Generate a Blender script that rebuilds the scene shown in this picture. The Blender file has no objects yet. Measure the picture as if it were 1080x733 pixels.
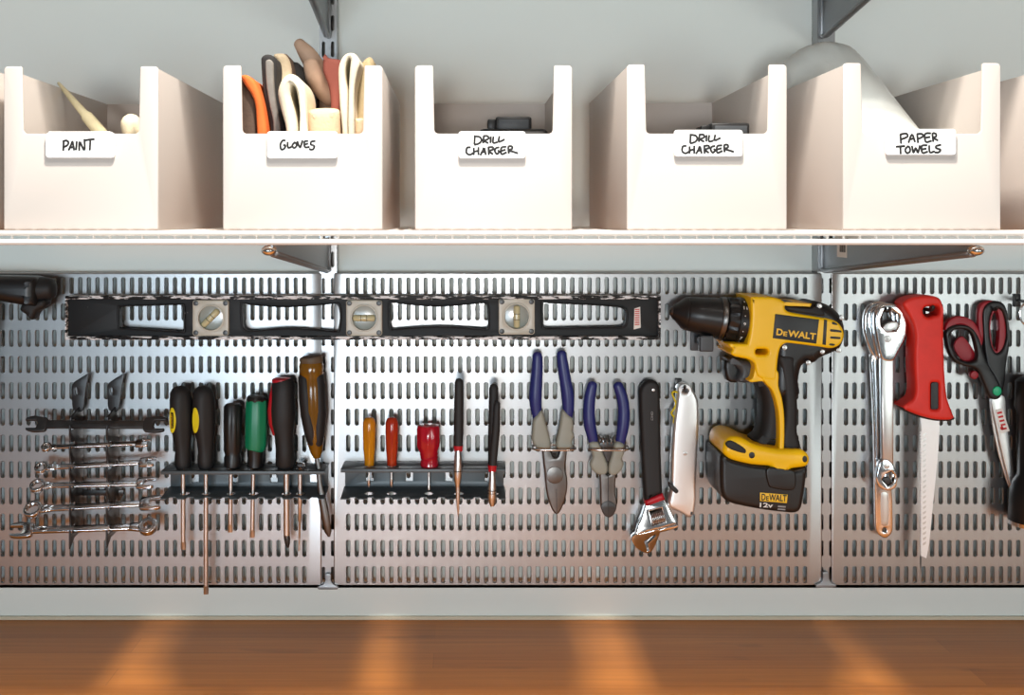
import bpy, bmesh, math, random
from mathutils import Vector, Matrix, noise
random.seed(7)
S = bpy.context.scene
COL = S.collection
PI = math.pi
# ------------------------------------------------------------------ camera model (image taken as 1080 x 733)
F = 1094.0          # focal length in px
D = 1.28            # camera to face of the slotted boards
VX, VY = 485.0, 231.0
EZ = 1.40           # eye height

def W(px, py, y):
    t = (D + y) / F
    return Vector(((px - VX) * t, y, EZ + (VY - py) * t))
def sc(y): return (D + y) / F
def cr(x0, y0, s): return lambda pts: [(x0 + p[0] / s, y0 + p[1] / s) + tuple(p[2:]) for p in pts]

# ------------------------------------------------------------------ materials
def lin(c):
    c /= 255.0
    return c / 12.92 if c <= 0.04045 else ((c + 0.055) / 1.055) ** 2.4
def rgb(r, g, b): return (lin(r), lin(g), lin(b), 1.0)

def mat(name, col, rough=0.5, metal=0.0, bump=0.0, bscale=200.0, var=0.0, vscale=20.0, coat=0.0, trans=0.0, spec=None, aniso=None, sss=0.0):
    m = bpy.data.materials.new(name); m.use_nodes = True
    nt = m.node_tree; N = nt.nodes; L = nt.links
    b = N['Principled BSDF']
    b.inputs['Base Color'].default_value = col
    b.inputs['Roughness'].default_value = rough
    b.inputs['Metallic'].default_value = metal
    if coat: b.inputs['Coat Weight'].default_value = coat; b.inputs['Coat Roughness'].default_value = 0.12
    if trans: b.inputs['Transmission Weight'].default_value = trans
    if spec is not None: b.inputs['Specular IOR Level'].default_value = spec
    tc = N.new('ShaderNodeTexCoord')
    if bump:
        nz = N.new('ShaderNodeTexNoise'); nz.inputs['Scale'].default_value = bscale; nz.inputs['Detail'].default_value = 3
        bp = N.new('ShaderNodeBump'); bp.inputs['Strength'].default_value = bump; bp.inputs['Distance'].default_value = 0.001
        L.new(tc.outputs['Object'], nz.inputs['Vector']); L.new(nz.outputs['Fac'], bp.inputs['Height'])
        L.new(bp.outputs['Normal'], b.inputs['Normal'])
    if var:
        nz = N.new('ShaderNodeTexNoise'); nz.inputs['Scale'].default_value = vscale; nz.inputs['Detail'].default_value = 4
        rp = N.new('ShaderNodeValToRGB')
        rp.color_ramp.elements[0].position = 0.3; rp.color_ramp.elements[1].position = 0.7
        rp.color_ramp.elements[0].color = tuple(c * (1 - var) for c in col[:3]) + (1,)
        rp.color_ramp.elements[1].color = tuple(min(1, c * (1 + var)) for c in col[:3]) + (1,)
        L.new(tc.outputs['Object'], nz.inputs['Vector']); L.new(nz.outputs['Fac'], rp.inputs['Fac'])
        L.new(rp.outputs['Color'], b.inputs['Base Color'])
    return m

def worn_paint(name, base, bare, amount, scale=120, stretch=(1, 1, 1)):
    m = mat(name, base, 0.5, spec=0.3)
    nt = m.node_tree; N = nt.nodes; L = nt.links; b = N['Principled BSDF']
    tc = N.new('ShaderNodeTexCoord'); mp = N.new('ShaderNodeMapping'); mp.inputs['Scale'].default_value = stretch
    nz = N.new('ShaderNodeTexNoise'); nz.inputs['Scale'].default_value = scale; nz.inputs['Detail'].default_value = 5; nz.inputs['Roughness'].default_value = 0.65
    rp = N.new('ShaderNodeValToRGB'); rp.color_ramp.elements[0].position = amount; rp.color_ramp.elements[1].position = amount + 0.03
    rp.color_ramp.elements[0].color = base; rp.color_ramp.elements[1].color = bare
    L.new(tc.outputs['Object'], mp.inputs['Vector']); L.new(mp.outputs['Vector'], nz.inputs['Vector'])
    L.new(nz.outputs['Fac'], rp.inputs['Fac']); L.new(rp.outputs['Color'], b.inputs['Base Color'])
    return m

M = {}
M['wall'] = mat('wall_paint', rgb(232, 239, 235), 0.55, bump=0.08, bscale=90)
M['trim'] = mat('caulk', rgb(214, 205, 182), 0.6)
M['floor'] = mat('floor_paint', rgb(120, 116, 110), 0.6, var=0.1, vscale=3)
M['board'] = mat('silver_board', (0.385, 0.388, 0.39, 1), 0.33, 1.0, bump=0.03, bscale=900)
M['standard'] = mat('silver_steel', (0.38, 0.39, 0.40, 1), 0.33, 0.9)
M['bracket'] = mat('bracket_steel', (0.27, 0.285, 0.30, 1), 0.42, 0.75)
M['epoxy'] = mat('white_epoxy', rgb(238, 233, 226), 0.35)
M['bin'] = mat('bin_plastic', rgb(206, 197, 190), 0.42, bump=0.02, bscale=300)
M['card'] = mat('label_plastic', rgb(252, 252, 250), 0.3)
M['ink'] = mat('marker_ink', rgb(22, 20, 20), 0.6)
M['chrome'] = mat('chrome', (0.82, 0.82, 0.82, 1), 0.13, 1.0, bump=0.015, bscale=60)
M['satin'] = mat('satin_steel', (0.62, 0.61, 0.60, 1), 0.3, 1.0, bump=0.02, bscale=200)
M['steel_dark'] = mat('dark_steel', (0.14, 0.135, 0.13, 1), 0.35, 1.0, var=0.15, vscale=40)
M['black_oxide'] = mat('black_oxide', (0.06, 0.06, 0.06, 1), 0.38, 0.7, var=0.2, vscale=60)
M['black_steel'] = mat('black_powder_coat', rgb(34, 34, 35), 0.32)
M['black_plastic'] = mat('black_plastic', rgb(22, 22, 23), 0.38, bump=0.03, bscale=500)
M['black_rubber'] = mat('black_rubber', rgb(24, 24, 25), 0.6, bump=0.12, bscale=900)
M['grey_plastic'] = mat('grey_plastic', rgb(62, 66, 70), 0.45)
M['rack'] = mat('rack_grey', rgb(84, 92, 96), 0.42, 0.25)
M['level'] = worn_paint('black_level_paint', rgb(16, 16, 17), rgb(205, 205, 200), 0.70, 70)
M['level_edge'] = worn_paint('worn_level_edge', rgb(24, 24, 24), rgb(234, 236, 238), 0.50, 130, (0.45, 1, 2.4))
M['vial_block'] = mat('vial_block_plastic', rgb(190, 188, 174), 0.35, var=0.08, vscale=50)
M['vial_lens'] = mat('vial_lens', rgb(160, 164, 156), 0.2, coat=0.5)
M['vial_fluid'] = mat('vial_fluid', rgb(206, 200, 158), 0.08, coat=0.8)
M['yellow'] = mat('tool_yellow', rgb(252, 202, 10), 0.36, bump=0.02, bscale=500)
M['yellow_print'] = mat('yellow_print', rgb(250, 200, 40), 0.4)
M['yellow_inlay'] = mat('yellow_inlay', rgb(246, 226, 40), 0.35)
M['white_print'] = mat('white_print', rgb(235, 235, 232), 0.5)
M['red'] = mat('saw_red', rgb(226, 46, 34), 0.5, bump=0.06, bscale=500, var=0.06, vscale=60)
M['red_grip'] = mat('red_grip', rgb(190, 22, 40), 0.35)
M['scissor_red'] = mat('scissor_red', rgb(150, 18, 34), 0.4)
M['green'] = mat('green_handle', rgb(6, 128, 88), 0.35)
M['green_cap'] = mat('green_cap', rgb(16, 178, 122), 0.35)
M['blue_grip'] = mat('blue_grip', rgb(36, 44, 112), 0.38, bump=0.05, bscale=400)
M['grey_grip'] = mat('grey_grip', rgb(150, 152, 140), 0.45)
M['amber'] = mat('amber_acetate', rgb(240, 160, 20), 0.12, trans=0.45, coat=0.5)
M['amber_dark'] = mat('dark_amber_acetate', rgb(158, 108, 16), 0.14, trans=0.45, coat=0.5)
M['brown_cap'] = mat('brown_cap', rgb(92, 78, 60), 0.55, var=0.2, vscale=120)
M['red_acetate'] = mat('red_acetate', rgb(206, 58, 26), 0.12, trans=0.4, coat=0.5)
M['ruby_acetate'] = mat('ruby_acetate', rgb(206, 22, 48), 0.14, trans=0.3, coat=0.5)
M['blade_white'] = mat('bright_blade', (0.86, 0.86, 0.86, 1), 0.42, 0.55, bump=0.02)
M['knife'] = mat('silver_knife', (0.80, 0.80, 0.79, 1), 0.33, 0.8)
M['wire'] = mat('wire_zinc', (0.75, 0.74, 0.72, 1), 0.2, 1.0)
M['wood_handle'] = mat('pale_wood', rgb(214, 202, 164), 0.5, var=0.08, vscale=60)
M['nap'] = mat('roller_nap', rgb(236, 218, 184), 0.9, bump=0.5, bscale=900)
M['towel'] = mat('paper_towel', rgb(236, 234, 226), 0.8, bump=0.25, bscale=350)
M['film'] = mat('plastic_film', rgb(222, 226, 222), 0.3, bump=0.5, bscale=90, coat=0.2)
M['g_orange'] = mat('orange_fabric', rgb(226, 104, 40), 0.8, bump=0.3, bscale=700)
M['g_brown'] = mat('brown_fabric', rgb(84, 66, 54), 0.85, bump=0.3, bscale=600, var=0.2, vscale=70)
M['g_black'] = mat('black_fabric', rgb(34, 32, 32), 0.85, bump=0.3, bscale=600)
M['g_grey'] = mat('grey_fabric', rgb(120, 116, 110), 0.85, bump=0.35, bscale=700, var=0.12, vscale=120)
M['g_beige'] = mat('beige_knit', rgb(196, 178, 150), 0.9, bump=0.4, bscale=500, var=0.15, vscale=120)
M['g_white'] = mat('white_cotton', rgb(220, 208, 184), 0.9, bump=0.35, bscale=450, var=0.05, vscale=60)
M['g_leather'] = mat('brown_leather', rgb(188, 156, 132), 0.62, bump=0.25, bscale=260, var=0.14, vscale=45)
M['g_red'] = mat('rust_red_fabric', rgb(150, 82, 70), 0.85, bump=0.3, bscale=600)
M['g_tan'] = mat('tan_suede', rgb(214, 184, 150), 0.9, bump=0.4, bscale=500, var=0.1, vscale=90)
M['g_olive'] = mat('olive_suede', rgb(164, 146, 112), 0.9, bump=0.35, bscale=450, var=0.12, vscale=60)
M['sticker'] = mat('white_sticker', rgb(235, 232, 226), 0.5)
M['red_print'] = mat('red_print', rgb(200, 30, 30), 0.5)
M['grey_print'] = mat('grey_print', rgb(150, 150, 150), 0.5)

def wood():
    m = bpy.data.materials.new('bamboo_worktop'); m.use_nodes = True
    nt = m.node_tree; N = nt.nodes; L = nt.links; b = N['Principled BSDF']
    b.inputs['Roughness'].default_value = 0.42
    b.inputs['Specular IOR Level'].default_value = 0.35
    tc = N.new('ShaderNodeTexCoord')
    def node(kind, **kw):
        n = N.new(kind)
        for k, v in kw.items(): setattr(n, k, v)
        return n
    def mapping(s, rot=(0, 0, 0), loc=(0, 0, 0)):
        mp = node('ShaderNodeMapping'); mp.inputs['Scale'].default_value = s; mp.inputs['Location'].default_value = loc
        L.new(tc.outputs['Object'], mp.inputs['Vector']); return mp.outputs['Vector']
    # long fine grain
    g = node('ShaderNodeTexNoise'); g.inputs['Scale'].default_value = 1; g.inputs['Detail'].default_value = 6; g.inputs['Roughness'].default_value = 0.6
    L.new(mapping((3.5, 160, 1)), g.inputs['Vector'])
    # laminated strips
    br = node('ShaderNodeTexBrick'); br.offset = 0.37; br.inputs['Scale'].default_value = 1
    br.inputs['Brick Width'].default_value = 0.95; br.inputs['Row Height'].default_value = 0.042; br.inputs['Mortar Size'].default_value = 0.0006
    br.inputs['Color1'].default_value = (0.30, 0.30, 0.30, 1); br.inputs['Color2'].default_value = (0.72, 0.72, 0.72, 1); br.inputs['Mortar'].default_value = (0.30, 0.30, 0.30, 1)
    L.new(mapping((1, 1, 1), loc=(0.13, 0.012, 0)), br.inputs['Vector'])
    # bamboo node marks
    k = node('ShaderNodeTexNoise'); k.inputs['Scale'].default_value = 1; k.inputs['Detail'].default_value = 3; k.inputs['Roughness'].default_value = 0.55
    L.new(mapping((6, 26, 1), loc=(1.3, 0.4, 0)), k.inputs['Vector'])
    kr = node('ShaderNodeValToRGB'); kr.color_ramp.elements[0].position = 0.62; kr.color_ramp.elements[1].position = 0.78
    L.new(k.outputs['Fac'], kr.inputs['Fac'])
    mx = node('ShaderNodeMath', operation='MULTIPLY_ADD'); mx.inputs[1].default_value = 0.55
    L.new(g.outputs['Fac'], mx.inputs[0])
    sep = node('ShaderNodeMath', operation='MULTIPLY'); sep.inputs[1].default_value = 0.45
    L.new(br.outputs['Color'], sep.inputs[0]); L.new(sep.outputs[0], mx.inputs[2])
    rp = node('ShaderNodeValToRGB'); e = rp.color_ramp.elements
    e[0].position = 0.25; e[0].color = rgb(170, 100, 42); e[1].position = 0.75; e[1].color = rgb(224, 146, 72)
    L.new(mx.outputs[0], rp.inputs['Fac'])
    mm = node('ShaderNodeMix', data_type='RGBA'); mm.inputs[7].default_value = rgb(112, 64, 32)
    kk = node('ShaderNodeMath', operation='MULTIPLY'); kk.inputs[1].default_value = 0.55
    L.new(kr.outputs['Color'], kk.inputs[0]); L.new(kk.outputs[0], mm.inputs[0]); L.new(rp.outputs['Color'], mm.inputs[6])
    L.new(mm.outputs[2], b.inputs['Base Color'])
    return m
M['wood'] = wood()

# ------------------------------------------------------------------ geometry helpers
def cat(pts, k=5, closed=True):
    """smooth outline through points; a third element 1 marks a sharp corner"""
    n = len(pts); out = []
    rng = range(n if closed else n - 1)
    def P(i): return Vector(pts[i % n][:2]) if closed else Vector(pts[max(0, min(n - 1, i))][:2])
    def T(i):
        p = pts[i % n] if closed else pts[max(0, min(n - 1, i))]
        if len(p) > 2 and p[2]: return Vector((0, 0))
        a, b, c = P(i - 1), P(i), P(i + 1)
        l1, l2 = (b - a).length, (c - b).length
        d = (c - a) * 0.5
        m = min(l1, l2)
        return d if d.length < 1.2 * m or m == 0 else d.normalized() * 1.2 * m
    for i in rng:
        a, b, ta, tb = P(i), P(i + 1), T(i), T(i + 1)
        for j in range(k):
            t = j / k; t2, t3 = t * t, t * t * t
            v = a * (2*t3 - 3*t2 + 1) + ta * (t3 - 2*t2 + t) + b * (-2*t3 + 3*t2) + tb * (t3 - t2)
            out.append((v.x, v.y))
    if not closed: out.append(tuple(pts[-1][:2]))
    clean = []
    for p in out:
        if not clean or (Vector(p) - Vector(clean[-1])).length > 1e-4: clean.append(p)
    return clean
def ell(cx, cy, rx, ry, n=24, rot=0):
    return [(cx + rx*math.cos(a)*math.cos(rot) - ry*math.sin(a)*math.sin(rot), cy + rx*math.cos(a)*math.sin(rot) + ry*math.sin(a)*math.cos(rot)) for a in (2*PI*i/n for i in range(n))]
def rrect(x0, y0, x1, y1, r, n=4):
    o = []
    for cx, cy, a0 in ((x1-r, y1-r, 0), (x0+r, y1-r, 90), (x0+r, y0+r, 180), (x1-r, y0+r, 270)):
        for i in range(n + 1):
            a = math.radians(a0 + 90*i/n); o.append((cx + r*math.cos(a), cy + r*math.sin(a)))
    return o

class MB:
    def __init__(s): s.v = []; s.f = []
    def add(s, vs, fs):
        b = len(s.v); s.v += [Vector(v) for v in vs]; s.f += [tuple(i + b for i in f) for f in fs]; return s
    def solid2d(s, loops, half, bev, fn, res=2):
        """extruded outline with holes; loops in (a, b); fn maps (a, b, c) to the world, c in -half..half"""
        cu = bpy.data.curves.new('tmp', 'CURVE'); cu.dimensions = '2D'; cu.fill_mode = 'BOTH'
        bev = min(bev, half)
        cu.extrude = max(0.0, half - bev)
        if bev > 0: cu.bevel_depth = bev; cu.bevel_resolution = res; cu.offset = -bev
        for lp in loops:
            sp = cu.splines.new('POLY'); sp.points.add(len(lp) - 1)
            for q, p in zip(sp.points, lp): q.co = (p[0], p[1], 0, 1)
            sp.use_cyclic_u = True
        ob = bpy.data.objects.new('tmp', cu); me = ob.to_mesh()
        s.add([fn(*v.co) for v in me.vertices], [tuple(p.vertices) for p in me.polygons])
        ob.to_mesh_clear(); bpy.data.objects.remove(ob); bpy.data.curves.remove(cu)
        return s
    def px(s, loops, yf, yb, bev=0.001, res=2, post=None):
        """outlines in photo pixels, read at depth yf (the front face), going back to yb"""
        lw = [[(lambda w: (w.x, w.z))(W(p[0], p[1], yf)) for p in lp] for lp in loops]
        mid, half = (yf + yb) / 2, abs(yb - yf) / 2
        f = lambda a, b, c: Vector((a, mid - c, b))
        if post: g = f; f = lambda a, b, c: post(g(a, b, c))
        return s.solid2d(lw, half, bev, f, res)
    def local(s, loops, th, bev, O, U, V, res=2):
        Nn = U.cross(V)
        return s.solid2d(loops, th / 2, bev, lambda a, b, c: O + U*a + V*b + Nn*c, res)
    def tube(s, pts, rad, n=14, cap=True, mod=None, round_=0):
        pts = [Vector(p) for p in pts]
        if not isinstance(rad, (list, tuple)): rad = [rad] * len(pts)
        rad = [r if isinstance(r, tuple) else (r, r) for r in rad]
        if round_:
            q, rr = [], []
            t0 = (pts[0] - pts[1]).normalized(); r0 = rad[0]; t1 = (pts[-1] - pts[-2]).normalized(); r1 = rad[-1]
            for a in (80, 55, 28):
                a = math.radians(a); q.append(pts[0] + t0 * min(r0) * math.sin(a) * round_); rr.append((r0[0]*math.cos(a), r0[1]*math.cos(a)))
            q += pts; rr += rad
            for a in (28, 55, 80):
                a = math.radians(a); q.append(pts[-1] + t1 * min(r1) * math.sin(a) * round_); rr.append((r1[0]*math.cos(a), r1[1]*math.cos(a)))
            pts, rad = q, rr
        vs, fs = [], []
        u = None
        for i, p in enumerate(pts):
            t = (pts[min(i+1, len(pts)-1)] - pts[max(i-1, 0)]).normalized()
            if u is None:
                ref = Vector((0, 1, 0)) if abs(t.y) < 0.9 else Vector((0, 0, 1))
                u = ref.cross(t).normalized()
            else:
                u = (u - t * u.dot(t)).normalized()
            w = t.cross(u)
            for j in range(n):
                a = 2*PI*j/n; k = mod(a, i) if mod else 1
                vs.append(p + u*math.cos(a)*rad[i][0]*k + w*math.sin(a)*rad[i][1]*k)
        for i in range(len(pts) - 1):
            for j in range(n):
                fs.append((i*n+j, i*n+(j+1) % n, (i+1)*n+(j+1) % n, (i+1)*n+j))
        if cap: fs.append(tuple(range(n-1, -1, -1))); fs.append(tuple((len(pts)-1)*n+j for j in range(n)))
        return s.add(vs, fs)
    def rows(s, rows, y, n=20, mod=None, sq=1.0):
        """turned shape from (px centre, py, half width px) rows at depth y; sq = depth / width"""
        k = sc(y)
        return s.tube([W(r[0], r[1], y) for r in rows], [(r[2]*k, r[2]*k*sq) for r in rows], n, True, mod)
    def box(s, x0, x1, y0, y1, z0, z1, bev=0.0, seg=2):
        bm = bmesh.new(); bmesh.ops.create_cube(bm, size=1)
        for v in bm.verts: v.co = Vector(((x0+x1)/2 + v.co.x*(x1-x0), (y0+y1)/2 + v.co.y*(y1-y0), (z0+z1)/2 + v.co.z*(z1-z0)))
        if bev: bmesh.ops.bevel(bm, geom=bm.edges[:], offset=bev, segments=seg, affect='EDGES', profile=0.5)
        bm.verts.index_update()
        s.add([v.co.copy() for v in bm.verts], [tuple(v.index for v in f.verts) for f in bm.faces]); bm.free(); return s
    def ball(s, c, r, n=14):
        r = r if isinstance(r, tuple) else (r, r, r)
        bm = bmesh.new(); bmesh.ops.create_uvsphere(bm, u_segments=n, v_segments=n//2+2, radius=1)
        bm.verts.index_update()
        s.add([Vector(c) + Vector((v.co.x*r[0], v.co.y*r[1], v.co.z*r[2])) for v in bm.verts], [tuple(v.index for v in f.verts) for f in bm.faces]); bm.free(); return s
    def disc(s, px, py, r_px, yf, yb, bev=0.0004, n=18):
        return s.px([ell(px, py, r_px, r_px, n)], yf, yb, bev)
    def text(s, txt, p0, U, V, height, th=0.0004, bold=0.0, width=None, Nn=None):
        cu = bpy.data.curves.new('tmp', 'FONT'); cu.body = txt; cu.size = 1; cu.offset = bold; cu.extrude = 0.01
        ob = bpy.data.objects.new('tmp', cu); me = ob.to_mesh()
        xs = [v.co.x for v in me.vertices]; ys = [v.co.y for v in me.vertices]
        x0, x1, y0, y1 = min(xs), max(xs), min(ys), max(ys)
        ky = height / (y1 - y0); kx = width / (x1 - x0) if width else ky
        Nn = Nn or U.cross(V)
        s.add([p0 + U*(v.co.x-x0)*kx + V*(v.co.y-y0)*ky + Nn*(v.co.z*th/0.02) for v in me.vertices], [tuple(p.vertices) for p in me.polygons])
        ob.to_mesh_clear(); bpy.data.objects.remove(ob); bpy.data.curves.remove(cu)
        return s
    def build(s, name, m, parent=None, smooth=38):
        bm = bmesh.new()
        vs = [bm.verts.new(v) for v in s.v]
        for f in s.f:
            if len(set(f)) > 2:
                try: bm.faces.new([vs[i] for i in f])
                except ValueError: pass
        bmesh.ops.remove_doubles(bm, verts=bm.verts, dist=1e-6)
        bmesh.ops.recalc_face_normals(bm, faces=bm.faces)
        me = bpy.data.meshes.new(name); bm.to_mesh(me); bm.free()
        me.materials.append(m if not isinstance(m, str) else M[m])
        me.polygons.foreach_set('use_smooth', [True]*len(me.polygons)); me.set_sharp_from_angle(angle=math.radians(smooth))
        o = bpy.data.objects.new(name, me); COL.objects.link(o)
        if parent: o.parent = parent
        return o

ALL = []
def thing(name, label, category, group=None):
    o = bpy.data.objects.new(name, None); COL.objects.link(o); o.empty_display_size = 0.02
    return tag(o, label, category, group)
def tag(o, label, category, group=None):
    o['label'] = label; o['category'] = category
    if group: o['group'] = group
    ALL.append(o); return o
def tree(o):
    out = [o]
    for c in o.children: out += tree(c)
    return out
def finish(o):
    """move the origin of a thing to the middle of its base"""
    if o.get('_done'): return o
    ms = [c for c in tree(o) if c.type == 'MESH']
    co = [v.co for c in ms for v in c.data.vertices]
    lo = Vector([min(v[i] for v in co) for i in range(3)]); hi = Vector([max(v[i] for v in co) for i in range(3)])
    b = Vector(((lo.x+hi.x)/2, (lo.y+hi.y)/2, lo.z))
    for c in ms: c.data.transform(Matrix.Translation(-b))
    o.location = b; o['_done'] = 1
    return o
def dup(o, dx=0, dy=0, dz=0, label=None, scale=None):
    finish(o)
    def cp(a, par):
        c = a.copy(); COL.objects.link(c)
        if par: c.parent = par
        for k in a.children: cp(k, c)
        return c
    c = cp(o, None); c.location = o.location + Vector((dx, dy, dz))
    if label: c['label'] = label
    if scale: c.scale = scale
    ALL.append(c); return c
def structure(o): o['kind'] = 'structure'; return o
def strokes(lines, yf, r, parent, m='ink', name='lettering'):
    b = MB()
    for ln in lines:
        pts = [W(p[0], p[1], yf) for p in cat(ln, 4, False)]
        b.tube(pts, [(r, r*0.4)]*len(pts), 8, True, None, 1)
    return b.build(name, m, parent)

# ------------------------------------------------------------------ the setting
WALL_Y = 0.022
ZW = EZ - (653 - VY) * sc(WALL_Y)               # worktop height
structure(MB().box(-2.2, 2.4, WALL_Y, WALL_Y + 0.1, 0, 2.6).build('wall_back', 'wall'))
structure(MB().box(-2.2, 2.4, -3.2, WALL_Y, -0.05, 0).build('floor', 'floor'))
wt = MB().box(-1.6, 1.8, -0.66, WALL_Y, ZW - 0.04, ZW, 0.003).build('worktop', 'wood')
tag(wt, 'long bamboo worktop of laminated warm brown strips below the tool wall', 'worktop'); 
structure(MB().box(-1.6, 1.8, WALL_Y - 0.004, WALL_Y, ZW, ZW + 0.0045, 0.001).build('trim_1', 'trim'))

# ------------------------------------------------------------------ slotted boards
def slotted_board():
    """one sheet with 54 x 12 slots, folded back edges"""
    k = sc(0)
    x0, x1 = (352-VX)*k, (867-VX)*k; z1, z0 = EZ+(VY-288)*k, EZ+(VY-618)*k
    cx0, pit = 367.2, 9.09; ry0, rp = 301.4, 27.7
    nc, nr = 54, 12
    ex = [(cx0 - pit/2 + i*pit - VX)*k for i in range(nc+1)]
    ez = [EZ + (VY - (ry0 - rp/2 + j*rp))*k for j in range(nr+1)]
    ez[0] = z1 - 0.0012
    b = MB(); bm = bmesh.new()
    hw, hh, t = 1.95*k, 8.7*k, 0.0035
    ringn = 6
    for i in range(nc):
        for j in range(nr):
            a0, a1, c1, c0 = ex[i], ex[i+1], ez[j], ez[j+1]
            cx = (a0+a1)/2; cz = EZ + (VY - (ry0 + j*rp))*k
            def ring(w, h, y):
                o = []
                for q in range(ringn+1):
                    a = PI*q/ringn; o.append(bm.verts.new((cx + w*math.cos(a), y, cz + (h-w) + w*math.sin(a))))
                for q in range(ringn+1):
                    a = PI + PI*q/ringn; o.append(bm.verts.new((cx + w*math.cos(a), y, cz - (h-w) + w*math.sin(a))))
                return o
            r0 = ring(hw + 0.0005, hh + 0.0005, 0.0); r1 = ring(hw, hh, 0.0006); r2 = ring(hw, hh, t)
            n = len(r0)
            for q in range(n):
                bm.faces.new((r0[q], r0[(q+1) % n], r1[(q+1) % n], r1[q])); bm.faces.new((r1[q], r1[(q+1) % n], r2[(q+1) % n], r2[q]))
            v = [bm.verts.new((x, 0, z)) for x, z in ((a0, c0), (a1, c0), (a1, c1), (a0, c1))]
            tm = bm.verts.new((cx, 0, c1)); bt = bm.verts.new((cx, 0, c0))
            h = ringn // 2
            top = r0[h]; bot = r0[ringn+1+h]
            left = r0[h:ringn+1+h+1]                       # from top over the left to the bottom
            right = r0[ringn+1+h:] + r0[:h+1]              # from bottom over the right to the top
            bm.faces.new([tm] + [v[3], v[0], bt] + left[::-1])
            bm.faces.new([bt] + [v[1], v[2], tm] + right[::-1])
    # plain margins and folded edges
    def quad(*p): bm.faces.new([bm.verts.new(q) for q in p])
    X0, X1, Z0, Z1 = ex[0], ex[-1], ez[-1], ez[0]
    r = 0.0014
    quad((x0+r, 0, Z0), (X0, 0, Z0), (X0, 0, Z1), (x0+r, 0, Z1)); quad((X1, 0, Z0), (x1-r, 0, Z0), (x1-r, 0, Z1), (X1, 0, Z1))
    quad((x0+r, 0, z0+r), (x1-r, 0, z0+r), (x1-r, 0, Z0), (x0+r, 0, Z0))
    zt = Z1
    for (a, bb) in ((0, r), (0.5, 0.3*r)): pass
    def rim(p, q, d):                                      # rounded fold along p-q going outwards d, then back
        p, q, d = Vector(p), Vector(q), Vector(d)
        prev = None
        for a in (0, 30, 60, 90):
            a = math.radians(a); off = d*r*math.sin(a) + Vector((0, r*(1-math.cos(a)), 0))
            cur = (p+off, q+off)
            if prev: quad(prev[0], prev[1], cur[1], cur[0])
            prev = cur
        quad(prev[0], prev[1], prev[1]+Vector((0, 0.0125, 0)), prev[0]+Vector((0, 0.0125, 0)))
    rim((x0+r, 0, z0+r), (x0+r, 0, zt), (-1, 0, 0)); rim((x1-r, 0, z0+r), (x1-r, 0, zt), (1, 0, 0))
    rim((x0+r, 0, z0+r), (x1-r, 0, z0+r), (0, 0, -1)); rim((x0+r, 0, zt), (x1-r, 0, zt), (0, 0, 1))
    bmesh.ops.remove_doubles(bm, verts=bm.verts, dist=1e-5)
    bmesh.ops.recalc_face_normals(bm, faces=bm.faces)
    me = bpy.data.meshes.new('slotted_board'); bm.to_mesh(me); bm.free()
    # face normals must look at the room
    me.materials.append(M['board'])
    me.polygons.foreach_set('use_smooth', [True]*len(me.polygons)); me.set_sharp_from_angle(angle=math.radians(28))
    o = bpy.data.objects.new('slotted_board', me); COL.objects.link(o)
    return o
GB = 'slotted silver boards'
bd = tag(slotted_board(), 'silver slotted metal board behind the level, pliers and yellow drill, the middle of three', 'pegboard', GB)
finish(bd)
dup(bd, (339-867)*sc(0), label='silver slotted metal board behind the wrenches and screwdrivers, the left of three')
dup(bd, (877-352)*sc(0), label='silver slotted metal board behind the red saw and scissors, the right of three')

# ------------------------------------------------------------------ wall standards
def standard(cx_px, label):
    k = sc(0.0015); cx = (cx_px - VX)*k
    o = thing('wall_standard', label, 'wall rail', 'slotted wall standards')
    w = 0.0107; zb = EZ + (VY-617)*k; zt = EZ + 0.55
    y0 = 0.0015
    loops = [[(cx-w, zb), (cx+w, zb), (cx+w, zt), (cx-w, zt)]]
    z = EZ + (VY-606)*k
    while z < zt - 0.02:
        for s_ in (-1, 1):
            loops.append([(cx + s_*0.0056 + 0.0021*math.cos(PI*i/6 + e), z + (0.0077 if e == 0 else -0.0077) + 0.0021*math.sin(PI*i/6 + e)) for e in (0, PI) for i in range(7)])
        z += 27.7*k
    MB().solid2d(loops, 0.0006, 0.0, lambda a, b, c: Vector((a, y0 + 0.0006 - c, b)), 1)\
        .box(cx-w, cx-w+0.0014, y0+0.0008, WALL_Y, zb, zt).box(cx+w-0.0014, cx+w, y0+0.0008, WALL_Y, zb, zt).build('channel', 'standard', o)
    MB().box(cx-w, cx+w, WALL_Y-0.0012, WALL_Y, zb, zt).build('slot_shade', 'steel_dark', o)  # dark sheet added behind the slots to stand in for their shade
    q = cr(320, 560, 10.47) if cx_px < 500 else (lambda p: [(cx_px - 346 + a[0], a[1] - 2) + tuple(a[2:]) for a in cr(320, 560, 10.47)(p)])
    MB().px([cat(q([(240, 480), (300, 480), (305, 545), (330, 590), (385, 615, 1), (380, 640), (360, 648), (180, 648), (160, 640), (158, 615, 1), (215, 590), (238, 545)]), 4)], -0.004, 0.0015, 0.0005).build('end_clip', 'bracket', o)
    return finish(o)
standard(346, 'silver slotted wall standard between the screwdrivers and the orange handled driver')
standard(871.5, 'silver slotted wall standard between the yellow drill and the long chrome wrenches')

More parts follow.
